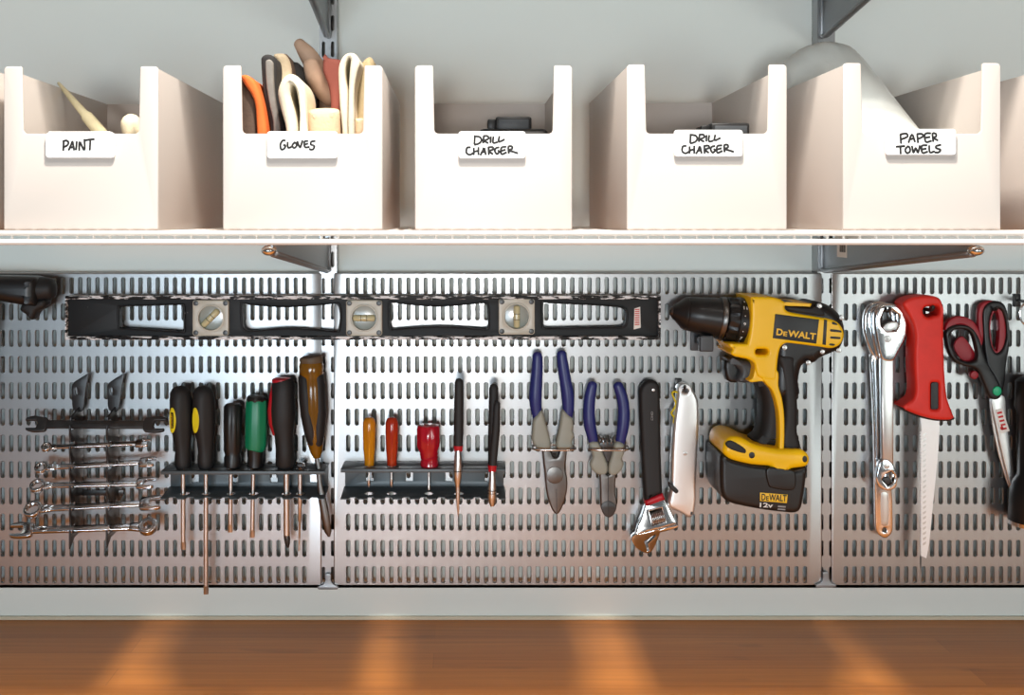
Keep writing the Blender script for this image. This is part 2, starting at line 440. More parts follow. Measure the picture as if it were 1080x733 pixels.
# ------------------------------------------------------------------ wire shelves and brackets
ZB = EZ + (VY-242.6)*sc(-0.378)                # level the bins stand on
def wire_shelf(dz, label):
    o = thing('wire_shelf', label, 'shelf')
    x0, x1 = -0.66, 0.80; yf, yb = -0.389, -0.004
    z = ZB + dz
    zr1 = z - 0.0022 - 0.0003; zr2 = EZ + (VY-255.2)*sc(yf) + dz
    MB().tube([(x0, yf, zr1), (x1, yf, zr1)], 0.0024, 12).build('front_rail', 'epoxy', o)
    MB().tube([(x0, yf, zr2), (x1, yf, zr2)], 0.0026, 12).build('lower_rail', 'epoxy', o)
    MB().tube([(x0, yb, z-0.0042), (x1, yb, z-0.0042)], 0.0022, 10).build('rear_rail', 'epoxy', o)
    for yy in (-0.26, -0.13):
        MB().tube([(x0, yy, z-0.0042), (x1, yy, z-0.0042)], 0.0022, 10).build('support_rail', 'epoxy', o)
    g = MB(); i = 0; x = x0 + 0.008
    while x < x1 - 0.004:
        g.tube([(x, yb, z-0.0013), (x, yf+0.0035, z-0.0013), (x, yf+0.0022, z-0.0022), (x, yf+0.0018, z-0.004), (x, yf+0.0018, zr2)], 0.00125, 6)
        x += 0.01403
    g.build('wire_grid', 'epoxy', o)
    if dz: MB().box(x0 + 0.003, x1 - 0.003, yf + 0.006, WALL_Y - 0.001, z, z + 0.002, 0.0005).build('light_blocker', 'epoxy', o)  # unseen sheet added on the upper shelf to block the overhead light
    return finish(o)
wire_shelf(0, 'white wire shelf carrying the row of white bins above the tool boards')
wire_shelf(0.305, 'white wire shelf above the bins, just past the top of the photo')

def bracket(cx_px, dz, label, sticker):
    o = thing('shelf_bracket', label, 'bracket', 'grey shelf brackets')
    k = sc(0); cx = (cx_px - VX)*k
    zt = EZ + (VY-255)*sc(-0.389) + dz - 0.0032
    zw = EZ + (VY-287)*sc(0) + dz; yf = -0.383
    if dz: zw = EZ + (VY-41)*sc(0)
    prof = [(yf, zt), (0.0, zt), (0.0, zw), (-0.012, zw), (yf+0.006, zt-0.0095), (yf, zt-0.006)]
    hw = 0.0012
    MB().solid2d([prof], hw, 0.0003, lambda a, b, c: Vector((cx + c, a, b)), 1).build('web', 'bracket', o)
    # rolled lower edge
    MB().tube([(cx, -0.003, zw+0.003), (cx, -0.012, zw+0.002), (cx, yf+0.01, zt-0.0078)], [(0.0042, 0.003)]*3, 12, True, None, 0.6).build('lower_flange', 'bracket', o)
    MB().ball((cx - (0.003 if cx < 0 else 0.0), yf+0.004, zt-0.0045), (0.0068, 0.0072, 0.0046), 20).build('end_cap', 'wire', o)
    # hooks into the standard
    MB().box(cx-0.0035, cx+0.0035, -0.003, 0.0022, zw+0.004, zt-0.004, 0.0006).build('hook_plate', 'bracket', o)
    if sticker:
        s = 1 if cx < 0 else -1
        y0, y1 = -0.083, -0.052
        zc = zt - 0.002
        x = cx + s*(hw + 0.0002)
        zl = zt - 0.022
        MB().box(min(x, x+s*0.0003), max(x, x+s*0.0003), y0, y1, zl, zl+0.017).build('barcode_sticker', 'sticker', o)
        b = MB(); q = y0 + 0.004
        for wd in (1, 2, 1, 1, 3, 1, 2, 1):
            b.box(min(x+s*0.0003, x+s*0.0005), max(x+s*0.0003, x+s*0.0005), q, q+0.0008*wd, zl+0.006, zl+0.015); q += 0.0008*wd + 0.0012
        b.build('barcode', 'ink', o)
    return finish(o)
bracket(346, 0, 'grey steel bracket under the bin shelf left of centre', False)
bracket(868, 0, 'grey steel bracket with barcode sticker under the bin shelf above the ratchet wrenches', True)
bracket(346, 0.305, 'grey steel bracket reaching up past the top of the photo behind the gloves', False)
bracket(868, 0.305, 'grey steel bracket with sticker reaching up past the photo top behind the paper towels', True)

# ------------------------------------------------------------------ storage bins
BF, BB = -0.378, -0.118
def make_bin(xl, xr, yt, yb_, label, plate=None, dark=None):
    o = thing('storage_bin', label, 'bin', 'white bins on the wire shelf')
    k = sc(BF); X0, X1 = (xl-VX)*k, (xr-VX)*k; Z0 = ZB; Z1 = EZ + (VY-yt)*k
    zb = Z1 - 0.0045                            # the back is a little lower
    h = 0.0030; post = 0.0158; cut = EZ + (VY-141)*k
    if abs(xr-xl) < 100: post = 0.015
    # front with the square cut-out
    r = 0.0035
    def arc(cx, cz, rr, a0, a1, n=4): return [(cx + rr*math.cos(math.radians(a0+(a1-a0)*i/n)), cz + rr*math.sin(math.radians(a0+(a1-a0)*i/n))) for i in range(n+1)]
    lp = [(X0, Z0), (X1, Z0)] + arc(X1-r, Z1-r, r, 0, 90) + arc(X1-post+0.0015, Z1-0.0015, 0.0015, 90, 180, 2) \
        + arc(X1-post-0.0012-r, cut+r, r, 0, -90) + arc(X0+post+0.0012+r, cut+r, r, 270, 180) + arc(X0+post-0.0015, Z1-0.0015, 0.0015, 0, 90, 2) + arc(X0+r, Z1-r, r, 90, 180)
    b = MB()
    b.solid2d([lp], h/2, 0.0009, lambda a, c, d: Vector((a, BF + h/2 - d, c)), 2)
    for xa in (X0, X1-0.0024):                                       # sides, their top edge falling slightly to the back
        b.solid2d([[(BF+0.001, Z0), (BB, Z0), (BB, zb), (BF+0.001, Z1-0.002)]], 0.0012, 0.0004, lambda a, c, d, xa=xa: Vector((xa+0.0012+d, a, c)), 1)
    b.box(X0+0.001, X1-0.001, BB-0.0026, BB, Z0, zb, 0.0004)
    b.box(X0+0.001, X1-0.001, BF+0.001, BB-0.001, Z0, Z0+0.0025)
    b.build('shell', 'bin', o)
    if plate:
        x0, y0, x1, y1 = plate[0]
        yp = BF - 0.0032
        c = MB().px([rrect(x0, y0, x1, y1, 3.2)], yp, yp+0.0022, 0.0005)
        # clip going over the cut edge
        kk = sc(BF)
        c.box((x0+4-VX)*kk, (x1-4-VX)*kk, yp+0.0015, BF+h+0.0018, cut+0.0002, cut+0.0018, 0.0004)
        c.box((x0+4-VX)*kk, (x1-4-VX)*kk, BF+h+0.0004, BF+h+0.0018, cut-0.012, cut+0.0015, 0.0004)
        cd = c.build('label_holder', 'card', o)
        strokes(plate[1], yp - 0.0001, 0.00092, cd)
    return finish(o)
q1 = cr(40, 60, 6.107)
PAINT = [q1(l) for l in ([(166, 545), (163, 602)], [(160, 545), (182, 538), (197, 550), (188, 570), (166, 580)],
    [(198, 600), (212, 570), (222, 545), (228, 570), (234, 600)], [(204, 584), (232, 580)], [(250, 545), (246, 598)],
    [(266, 602), (268, 545), (284, 575), (301, 600), (300, 530)], [(304, 537), (335, 532), (363, 530)], [(338, 534), (334, 600)])]
q2 = cr(240, 30, 4.89)
GLOVES = [q2(l) for l in ([(298, 578), (284, 578), (272, 600), (278, 624), (294, 618), (298, 602), (288, 602)], [(310, 586), (312, 614), (330, 610)],
    [(346, 588), (334, 602), (342, 616), (356, 606), (352, 590), (342, 588)], [(360, 582), (374, 614), (386, 578)],
    [(414, 580), (396, 584), (400, 612), (422, 610)], [(398, 598), (414, 594)], [(452, 580), (432, 584), (430, 598), (448, 606), (440, 624), (422, 622)])]
q3 = cr(430, 60, 5.684)
DC = [q3(l) for l in ([(402, 476), (400, 524)], [(398, 474), (432, 480), (442, 500), (428, 518), (400, 526)],
    [(452, 516), (456, 474)], [(454, 474), (478, 474), (484, 490), (460, 502), (482, 516)], [(498, 478), (496, 514)], [(514, 478), (512, 514), (538, 510)], [(550, 476), (546, 508), (580, 494)],
    [(376, 542), (356, 544), (352, 574), (372, 586), (392, 576)], [(396, 546), (396, 586)], [(424, 542), (424, 586)], [(396, 568), (424, 562)],
    [(436, 588), (450, 562), (458, 544), (468, 586)], [(440, 572), (466, 566)], [(486, 586), (484, 540)], [(482, 542), (508, 540), (512, 554), (488, 564), (510, 582)],
    [(548, 542), (530, 546), (522, 562), (534, 582), (548, 570), (542, 560)], [(590, 538), (562, 544), (562, 582), (592, 572)], [(564, 562), (586, 556)],
    [(606, 578), (604, 538), (624, 536), (626, 550), (606, 560), (632, 568), (660, 577)])]
DC2 = [[(x + 227.6, y - 1.5) for x, y in l] for l in DC]
q5 = cr(800, 0, 2.528)
PT = [q5(l) for l in ([(378, 358), (380, 382)], [(378, 358), (394, 356), (397, 364), (381, 371)], [(400, 380), (409, 358), (417, 378)], [(403, 371), (415, 369)],
    [(423, 357), (425, 380)], [(423, 357), (436, 357), (438, 364), (425, 370)], [(459, 355), (444, 357), (446, 378), (461, 375)], [(445, 367), (457, 365)],
    [(466, 377), (464, 356), (473, 357), (473, 364), (466, 367), (478, 374)],
    [(367, 391), (390, 389)], [(378, 391), (379, 410)], [(398, 390), (391, 399), (396, 408), (404, 403), (402, 392), (396, 390)], [(409, 389), (413, 407), (419, 394), (425, 407), (430, 388)],
    [(449, 387), (435, 389), (437, 407), (451, 404)], [(436, 398), (447, 396)], [(455, 388), (457, 406), (469, 403)], [(486, 386), (474, 389), (474, 395), (485, 399), (480, 406), (470, 406)])]
make_bin(-176, -9, 71, 244, 'white plastic bin cut off by the left edge of the photo')
make_bin(4, 167, 70, 244, 'white plastic bin with a holder labelled PAINT', ((48, 140, 121, 166.5), PAINT))
make_bin(235, 403.5, 69, 243, 'white plastic bin with a holder labelled GLOVES', ((281.5, 138.5, 356, 167), GLOVES))
make_bin(437.5, 603.5, 69, 243, 'white plastic bin labelled DRILL CHARGER beside the gloves bin', ((483.5, 138.5, 554.5, 167), DC))
make_bin(661, 830, 68, 243, 'white plastic bin labelled DRILL CHARGER beside the paper towels bin', ((711, 137, 783.5, 165), DC2))
make_bin(889, 1055.5, 66.5, 243, 'white plastic bin with a holder labelled PAPER TOWELS', ((934, 136, 1008.5, 163.5), PT))
make_bin(1119, 1286, 66, 243, 'white plastic bin cut off by the right edge of the photo')
ZI = ZB + 0.0025                                # inside floor of a bin

# --- contents of the paint bin
o = thing('paint_brush', 'pale wooden handle leaning out of the PAINT bin', 'paint brush')
A = W(62, 88, -0.25); Bp = W(107, 141, -0.28); dr = (Bp-A).normalized(); E = Bp + dr*0.045
m1 = A.lerp(Bp, 0.62)
MB().tube([A, A.lerp(m1, 0.5), m1], [0.0016, 0.0032, 0.0042], 12, True, None, 1).build('handle_tip', 'wood_handle', o)
MB().tube([m1, m1.lerp(Bp, 0.12), Bp, E], [0.0042, 0.0058, 0.0062, 0.0056], 14, True, None, 0.4).build('handle_grip', 'wood_handle', o)
finish(o)
o = thing('paint_roller_cover', 'small cream paint roller with round end standing in the PAINT bin', 'paint roller')
rt = W(138.5, 131, -0.345); rb = Vector((rt.x + 0.012, -0.33, ZI + 0.0095))
MB().tube([rt, rt.lerp(rb, 0.5), rb], [0.0093, 0.0090, 0.0086], 18, True, None, 1).build('nap_sleeve', 'nap', o)
MB().tube([rb.lerp(rt, .05) , rb.lerp(rt, -0.05)], 0.0045, 10).build('core', 'wood_handle', o)
finish(o)

# --- gloves, folded upright in their bin
GG = 'work gloves in the gloves bin'
g_ = cr(240, 30, 4.89)
def glove(name_parts, label):
    o = thing('work_glove', label, 'glove', GG)
    for nm, loops, yf, yb, bev, m in name_parts:
        if callable(loops): b = MB(); loops(b)
        else: b = MB().px([cat(g_(l), 4) for l in loops], yf, yb, bev, 4)
        # gentle unevenness of cloth
        for v in b.v:
            n = noise.noise_vector(v*38); v += Vector((n.x, n.y, n.z)) * 0.0011
            if v.z < ZI + 0.001: v.z = ZI + 0.001
        b.build(nm, m, o)
    return finish(o)
FL = 1005   # crop row of the bin floor
glove([('palm', [[(62, 262, 1), (85, 268), (118, 330), (142, 390), (146, 560), (142, FL), (64, FL), (64, 560)]], -0.352, -0.27, 0.004, 'g_brown'),
       ('cuff', [[(66, 252), (82, 240), (108, 246), (140, 275), (163, 330), (190, 440), (206, 560), (206, FL), (150, FL), (150, 560), (143, 420), (125, 352), (92, 300)]], -0.358, -0.24, 0.0035, 'g_orange')],
      'brown and orange work glove at the left end of the gloves bin')
glove([('cuff', [[(170, 160), (185, 138), (215, 133), (245, 150), (255, 200), (250, 300), (262, 420), (298, 560), (310, FL), (230, FL), (226, 560), (200, 430), (178, 300)]], -0.345, -0.255, 0.004, 'g_black'),
       ('lining', [[(194, 175), (215, 160), (236, 180), (238, 290), (250, 410), (272, 520), (272, FL), (240, FL), (238, 520), (214, 400), (198, 280)]], -0.349, -0.342, 0.002, 'g_grey')],
      'black work glove with grey palm folded upright behind the white cotton one')
glove([('palm', [[(232, 140), (262, 128), (295, 135), (318, 170), (330, 260), (330, 420), (320, FL), (300, FL), (290, 420), (252, 300), (246, 200)]], -0.315, -0.235, 0.005, 'g_beige'),
       ('cuff', [[(270, 140), (298, 132), (322, 165), (336, 250), (340, FL), (326, FL), (318, 280), (300, 180)]], -0.312, -0.225, 0.003, 'g_brown')],
      'beige knit work glove standing just right of the black and grey one')
glove([('fingers', [[(290, 220), (310, 182), (340, 168), (366, 180), (386, 225), (404, 290), (450, 350), (450, FL), (320, FL), (310, 400), (300, 280)]], -0.295, -0.215, 0.008, 'g_black')],
      'plain black work glove poking up behind the white cotton one')
glove([('palm', [[(254, 330), (268, 270), (300, 238), (335, 235), (372, 262), (396, 310), (406, 380), (410, 560), (410, FL), (384, FL), (382, 540), (372, 470), (362, 380), (348, 310), (330, 290), (322, 340), (345, 440), (360, 540), (362, FL), (296, FL), (296, 540), (276, 440)]], -0.368, -0.30, 0.006, 'g_white')],
      'white cotton work glove folded over at the front of the gloves bin')
def finger(pts, rs, y0, y1):
    def f(b):
        q = g_(pts); n = len(q)
        P = [W(p[0], p[1], y0 + (y1-y0)*i/(n-1)) for i, p in enumerate(q)]
        b.tube(P, [(r, r*0.8) for r in rs], 16, True, None, 1)
    return f
glove([('finger', finger([(372, 80), (410, 130), (450, 190), (500, 280), (520, 420), (520, 700), (520, 980)], [0.0055, 0.0085, 0.0095, 0.010, 0.011, 0.013, 0.013], -0.262, -0.255), 0, 0, 0, 'g_leather'),
       ('thumb', finger([(428, 185), (445, 240), (480, 300), (530, 345)], [0.0075, 0.010, 0.0105, 0.0105], -0.285, -0.28), 0, 0, 0, 'g_leather'),
       ('cuff', [[(495, 130), (520, 150), (575, 158), (590, 190), (585, 300), (575, 420), (570, FL), (520, FL), (528, 420), (520, 300), (490, 210)]], -0.30, -0.245, 0.004, 'g_red')],
      'brown leather work glove with red cuff rising highest from the gloves bin')
glove([('palm', [[(412, 430), (440, 410), (500, 404), (560, 408), (580, 430), (580, 560), (578, FL), (416, FL), (412, 560)]], -0.362, -0.305, 0.009, 'g_tan')],
      'low tan fuzzy work glove between the white cotton and cream suede ones')
glove([('palm', [[(572, 210), (585, 160), (610, 130), (640, 122), (668, 135), (686, 175), (670, 235), (655, 300), (650, 380), (655, 470), (655, FL), (625, FL), (622, 480), (622, 330), (632, 220), (638, 165), (628, 150), (612, 190), (608, 260), (616, 330), (618, 420), (620, 520), (620, FL), (592, FL), (592, 520), (580, 400), (572, 300)]], -0.36, -0.27, 0.0026, 'g_white')],
      'cream suede work glove folded in a narrow loop right of centre in its bin')
glove([('palm', [[(665, 260), (690, 180), (715, 150), (740, 145), (756, 175), (758, 300), (752, 470), (744, FL), (660, FL), (656, 470), (652, 360)]], -0.33, -0.25, 0.009, 'g_olive'),
       ('cuff', [[(655, 470), (680, 460), (702, 468), (704, 560), (704, FL), (660, FL), (658, 560)]], -0.35, -0.331, 0.004, 'g_tan')],
      'olive tan work glove at the right end of the gloves bin')

# --- chargers
def charger(px, py, yc, label, dx=0.0):
    o = thing('battery_charger', label, 'charger', 'battery chargers standing in the bins')
    t = W(px, py, yc)
    zt = t.z
    MB().box(t.x-0.036+dx, t.x+0.034+dx, yc-0.03, yc+0.035, ZI, zt-0.013, 0.006, 3).build('housing', 'black_plastic', o)
    MB().box(t.x-0.018, t.x+0.018, yc-0.016, yc+0.02, zt-0.014, zt, 0.0022).build('battery_socket', 'black_plastic', o)
    MB().box(t.x-0.026, t.x-0.0175, yc-0.01, yc+0.012, zt-0.014, zt-0.002, 0.0012).build('latch_rib', 'black_plastic', o)
    MB().box(t.x-0.015, t.x+0.015, yc-0.0175, yc-0.0155, zt-0.013, zt-0.003, 0.0006).build('contact_plate', 'grey_plastic', o)
    return finish(o)
charger(541, 124.5, -0.225, 'black battery charger showing its socket in the bin beside the gloves')
charger(766, 131, -0.30, 'black battery charger barely showing in the bin beside the paper towels', -0.013)

# --- paper towel roll
o = thing('paper_towel_roll', 'plastic wrapped paper towel roll leaning out of the PAPER TOWELS bin', 'paper towels')
T = W(852, 76, -0.165); Bm = W(954, 218, -0.305)
ax = (Bm - T).normalized()
R = 0.0520
for _ in range(1):
    low = ZI + R*math.sqrt(max(0, 1-ax.z**2)) + 0.001
    Bm = T + ax*((low - T.z)/ax.z)
prof = [(-0.004, 0.010), (-0.0036, 0.020), (-0.002, 0.029), (0.001, 0.0365), (0.005, 0.0425), (0.010, 0.0468), (0.017, 0.0500), (0.027, R), (0.04, R), (0.06, R), (0.12, R), (0.17, R)]
Ln = (Bm-T).length
def ruff(a, i): return 1 + (0.012*math.sin(a*13) + 0.010*math.sin(a*29) if i < 8 else 0.003*math.sin(a*7))
MB().tube([T + ax*t for t, r in prof if t < Ln] + [Bm], [r for t, r in prof if t < Ln] + [R], 72, True, ruff).build('film_wrap', 'film', o)
MB().tube([T + ax*0.012, Bm - ax*0.002], [0.046, R-0.0012], 32).build('paper', 'towel', o)
MB().tube([T - ax*0.0052, T + ax*0.004], [0.010, 0.014], 16).build('gathered_end', 'film', o)
finish(o)

# ------------------------------------------------------------------ spirit level
o = thing('spirit_level', 'long black worn spirit level with three round vials across the boards', 'level')
LF, LB = -0.027, -0.002
lv = cr(60, 290, 3.2727); lv2 = cr(380, 290, 3.2727)
x0, x1, yt, yb_ = 68.5, 697, 312, 358.5
w1 = cat(lv([(214, 116), (228, 110), (420, 104), (434, 110), (436, 190), (425, 196), (230, 184), (216, 178)]), 4)
w2 = cat(lv([(640, 100), (665, 104), (800, 112), (960, 100), (972, 112), (976, 150), (968, 192), (952, 194), (800, 184), (690, 192), (650, 190), (640, 160)]), 4)
w3 = cat(lv2([(104, 98), (135, 100), (270, 110), (420, 98), (436, 106), (440, 150), (432, 186), (270, 178), (130, 186), (106, 184)]), 4)
w4 = cat(lv2([(632, 96), (650, 98), (780, 104), (870, 110), (912, 120), (918, 150), (908, 176), (870, 180), (650, 184), (634, 178)]), 4)
hv = [ell(222, 335.5, 15.5, 15.5), ell(384, 335.5, 15.5, 15.5), ell(545, 334, 15.5, 15.5)]
MB().px([[(x0+1, yt+2), (x1-1, yt+2), (x1-1, yb_-2), (x0+1, yb_-2)], w1, w2, w3, w4] + hv, LF+0.006, LB-0.006, 0.0012).build('web', 'level', o)
def rimof(w, g=3.0):
    c = Vector((sum(p[0] for p in w)/len(w), sum(p[1] for p in w)/len(w)))
    out = []
    for p in w:
        d = Vector(p) - c; out.append((p[0] + g*d.x/abs(d.x+1e-6)*min(1, abs(d.x)/20), p[1] + g*0.7*(1 if d.y > 0 else -1)*min(1, abs(d.y)/6)))
    return out
for w in (w1, w2, w3, w4):
    MB().px([rimof(w, 2.2), w], LF+0.0035, LF+0.010, 0.0008).build('window_rim', 'level', o)
k = sc(LF)
ztop = EZ+(VY-yt)*k; zbot = EZ+(VY-yb_)*k; xa, xb = (x0-VX)*k, (x1-VX)*k
MB().box(xa, xb, LF, LB, ztop-0.0042, ztop, 0.0006).build('top_rail', 'level_edge', o)
MB().box(xa, xb, LF, LB, zbot, zbot+0.0042, 0.0006).build('bottom_rail', 'level_edge', o)
MB().box(xa, xa+0.0016, LF, LB, zbot+0.004, ztop-0.004, 0.0003).build('end_cap', 'level_edge', o)
MB().box(xb-0.0022, xb, LF, LB, zbot+0.004, ztop-0.004, 0.0003).build('end_cap', 'level_edge', o)
for i, (cx, cy) in enumerate(((222, 335.5), (384, 335.5), (545, 334))):
    vb = MB().px([rrect(cx-19, cy-19, cx+19, cy+19, 3), ell(cx, cy, 13.6, 13.6, 28)], LF+0.001, LF+0.013, 0.001).build('vial_block', 'vial_block', o)
    MB().px([ell(cx, cy, 13.8, 13.8, 28)], LF+0.006, LF+0.010, 0.0006).build('lens', 'vial_lens', vb)
    MB().px([ell(cx, cy, 14.6, 14.6, 28), ell(cx, cy, 12.9, 12.9, 28)], LF+0.0002, LF+0.0045, 0.0005).build('lens_ring', 'vial_block', vb)
    p = W(cx, cy, LF+0.0055); u = [Vector((0.7, 0, 0.7)), Vector((1, 0, 0)), Vector((0, 0, 1))][i].normalized()
    MB().tube([p-u*0.0115, p+u*0.0115], 0.0040, 14, True, None, 0.6).build('vial', 'vial_fluid', vb)
    b = MB()
    for s in (-0.0035, 0.0035): b.tube([p+u*(s-0.0003), p+u*(s+0.0003)], 0.0043, 14)
    b.build('vial_mark', 'black_plastic', vb)
    for sx in (-1, 1):
        for sy in (-1, 1):
            MB().disc(cx+sx*15.6, cy+sy*15.6, 2.7, LF+0.0002, LF+0.003).build('screw', 'black_oxide', vb)
st = MB().px([cat(lv2([(946, 116), (966, 110), (968, 182), (944, 188)]), 1)], LF+0.0056, LF+0.0065, 0.0001).build('sticker', 'sticker', o)
b = MB()
for i in range(9):
    yy = 326 + i*2.0; b.px([[(669.5, yy), (674.5, yy-0.3), (674.5, yy+0.7), (669.5, yy+1)]], LF+0.0053, LF+0.0057, 0)
b.build('barcode', 'red_print', st)
finish(o)

# ------------------------------------------------------------------ wrench rack and wrenches
rk = cr(10, 390, 3.856)
o = thing('wrench_rack', 'black hook rack of two strips holding six wrenches', 'tool rack')
WY = [222, 303, 390, 466, 553, 645]            # crop rows of the six resting places
for xc in (275, 420):
    st = MB()
    st.px([cat(rk([(xc-15, 165), (xc-22, 105), (xc-20, 60), (xc+10, 35), (xc+48, 14, 1), (xc+34, 90), (xc+22, 165)]), 4), cat(rk([(xc-9, 78), (xc-4, 72), (xc+2, 90), (xc, 102), (xc-6, 98)]), 3)], -0.014, -0.0118, 0.0006)
    st.build('top_tab', 'black_steel', o)
    xw = W(*rk([(xc+22, 400)])[0], -0.002).x
    zt_ = W(*rk([(xc, 150)])[0], -0.012).z
    prof = [(-0.0012, zt_), (-0.0135, zt_)]
    for j, r in enumerate(WY):
        p = W(*rk([(xc, r)])[0], -0.032); zc = p.z
        g = 0.0062 if j == 0 else 0.0034 + 0.0003*j
        # a slanting notch that the wrench lies in, closed by an upturned tip
        prof += [(-0.042, zc + g + 0.004), (-0.0425, zc + g + 0.0005), (-0.0255, zc + g - 0.0005), (-0.0245, zc - g), (-0.040, zc - g - 0.0002), (-0.0425, zc + 0.001), (-0.0445, zc + 0.0006), (-0.0448, zc - g - 0.004)]
    prof += [(-0.0445, zc - 0.021), (-0.030, zc - 0.011), (-0.0012, zc - 0.010)]
    MB().solid2d([prof], 0.0009, 0.0002, lambda a, b, c, X=xw: Vector((X + c, a, b)), 1).build('comb_strip', 'black_steel', o)
MB().box(W(77, 0, 0).x, W(131, 0, 0).x, -0.0035, -0.0012, W(0, 522, 0).z, W(0, 516, 0).z, 0.0003).build('cross_bar', 'black_steel', o)
finish(o)

def hexa(cx, cy, r, n=6, a0=0): return [(cx + r*math.cos(a0+2*PI*i/n), cy + r*math.sin(a0+2*PI*i/n)) for i in range(n)]
def open_jaw(x, dirn, w, op, dep):
    """outline of a fork head at x, pointing dirn"""
    a = 0.26
    pts = [(0, -0.36*w), (0.35*w, -0.47*w*1.05), (0.9*w, -0.50*w), (1.28*w, -0.40*w), (1.30*w, -op/2, 1), (1.30*w-dep, -op/2, 1), (1.30*w-dep*1.12, 0), (1.30*w-dep, op/2, 1), (1.30*w+0.12*w, op/2, 1), (1.36*w, 0.43*w), (0.9*w, 0.55*w), (0.35*w, 0.47*w), (0, 0.36*w)]
    return [(x + dirn*p[0], p[1]) + tuple(p[2:]) for p in pts]
def wrench(label, a, b, m, bw, left, right, lw, rw, tilt=38, yc=-0.032):
    """a, b: the two ends in the photo; left / right: 'box', 'open' or 'ratchet' with head widths lw, rw in m"""
    o = thing('wrench', label, 'wrench', 'wrenches on the hook rack')
    A, Bq = W(a[0], a[1], yc), W(b[0], b[1], yc)
    U = (Bq-A).normalized(); L = (Bq-A).length
    t = math.radians(tilt)
    V0 = Vector((0, math.cos(t), math.sin(t)))      # the flat face looks up and towards the room
    V = (V0 - U*V0.dot(U)).normalized()
    c = L/2
    b0 = MB()
    h = bw/2
    xl = lw*0.95 if left != 'open' else lw*1.05
    xr = L - (rw*0.95 if right != 'open' else rw*1.05)
    b0.local([[(xl*0.8, -h), (xr + rw*0.2, -h), (xr + rw*0.2, h), (xl*0.8, h)]], bw*0.5, bw*0.14, A, U, V)
    # hollow along the shank
    sh = b0.build('shank', m, o)
    b0 = MB(); b0.local([rrect(L*0.33, -h*0.42, L*0.66, h*0.42, h*0.4)], bw*0.56, 0.0002, A, U, V); b0.build('stamped_panel', 'satin' if m == 'chrome' else m, sh)
    for kind, w, x, d in ((left, lw, 0, 1), (right, rw, L, -1)):
        hd = MB()
        if kind == 'open':
            lp = open_jaw(x + d*1.30*w, -d, w, w*0.50, w*0.62)
            hd.local([cat(lp, 4)], bw*0.62, bw*0.12, A, U, V)
        else:
            r = w/2
            n = 24
            inner = [(x + d*r + (r*0.62 if i % 2 else r*0.70)*math.cos(2*PI*i/n), (r*0.62 if i % 2 else r*0.70)*math.sin(2*PI*i/n)) for i in range(n)]
            neck = cat([(x + d*r + r*math.cos(a_), r*math.sin(a_)) for a_ in [2*PI*i/24 for i in range(24)]], 2)
            hd.local([neck, inner], bw*0.85, bw*0.12, A, U, V)
            hd.local([[(x + d*(r*1.86), -h*1.35), (x + d*(r*1.86), h*1.35), (x + d*(r*3.0), h), (x + d*(r*3.0), -h)]], bw*0.55, bw*0.1, A, U, V)
        H = hd.build('open_jaw' if kind == 'open' else 'ring_end' if kind == 'box' else 'ratchet_ring', m, o)
        if kind == 'ratchet':
            r = w/2
            gd = MB(); gd.local([ell(x+d*r, 0, r*0.75, r*0.75, 24), [(x + d*r + (r*0.42 if i % 2 else r*0.55)*math.cos(2*PI*i/24), (r*0.42 if i % 2 else r*0.55)*math.sin(2*PI*i/24)) for i in range(24)]], bw*0.95, 0.0003, A, U, V)
            gd.build('gear', 'satin', H)
    return finish(o)
cw = lambda x, y: rk([(x, y)])[0]
wrench('black double ended wrench on the top hooks of the wrench rack', cw(72, 222), cw(632, 224), 'black_oxide', 0.0098, 'open', 'open', 0.0185, 0.0190, 62)
wrench('shortest chrome wrench, on the second hooks from the rack top', cw(130, 316), cw(566, 297), 'chrome', 0.0062, 'box', 'open', 0.0125, 0.0120)
wrench('slim chrome ring wrench on the third hooks from the rack top', cw(103, 400), cw(590, 374), 'chrome', 0.0068, 'box', 'open', 0.0165, 0.0140)
wrench('chrome ring wrench on the fourth hooks from the rack top', cw(83, 473), cw(588, 460), 'chrome', 0.0074, 'box', 'open', 0.0185, 0.0160)
wrench('chrome ring wrench with large ring on the fifth hooks from the rack top', cw(58, 570), cw(618, 540), 'chrome', 0.0082, 'box', 'open', 0.0225, 0.0195)
wrench('longest chrome wrench with ratchet ring, on the lowest rack hooks', cw(8, 655), cw(602, 636), 'chrome', 0.0088, 'open', 'ratchet', 0.0205, 0.0225)

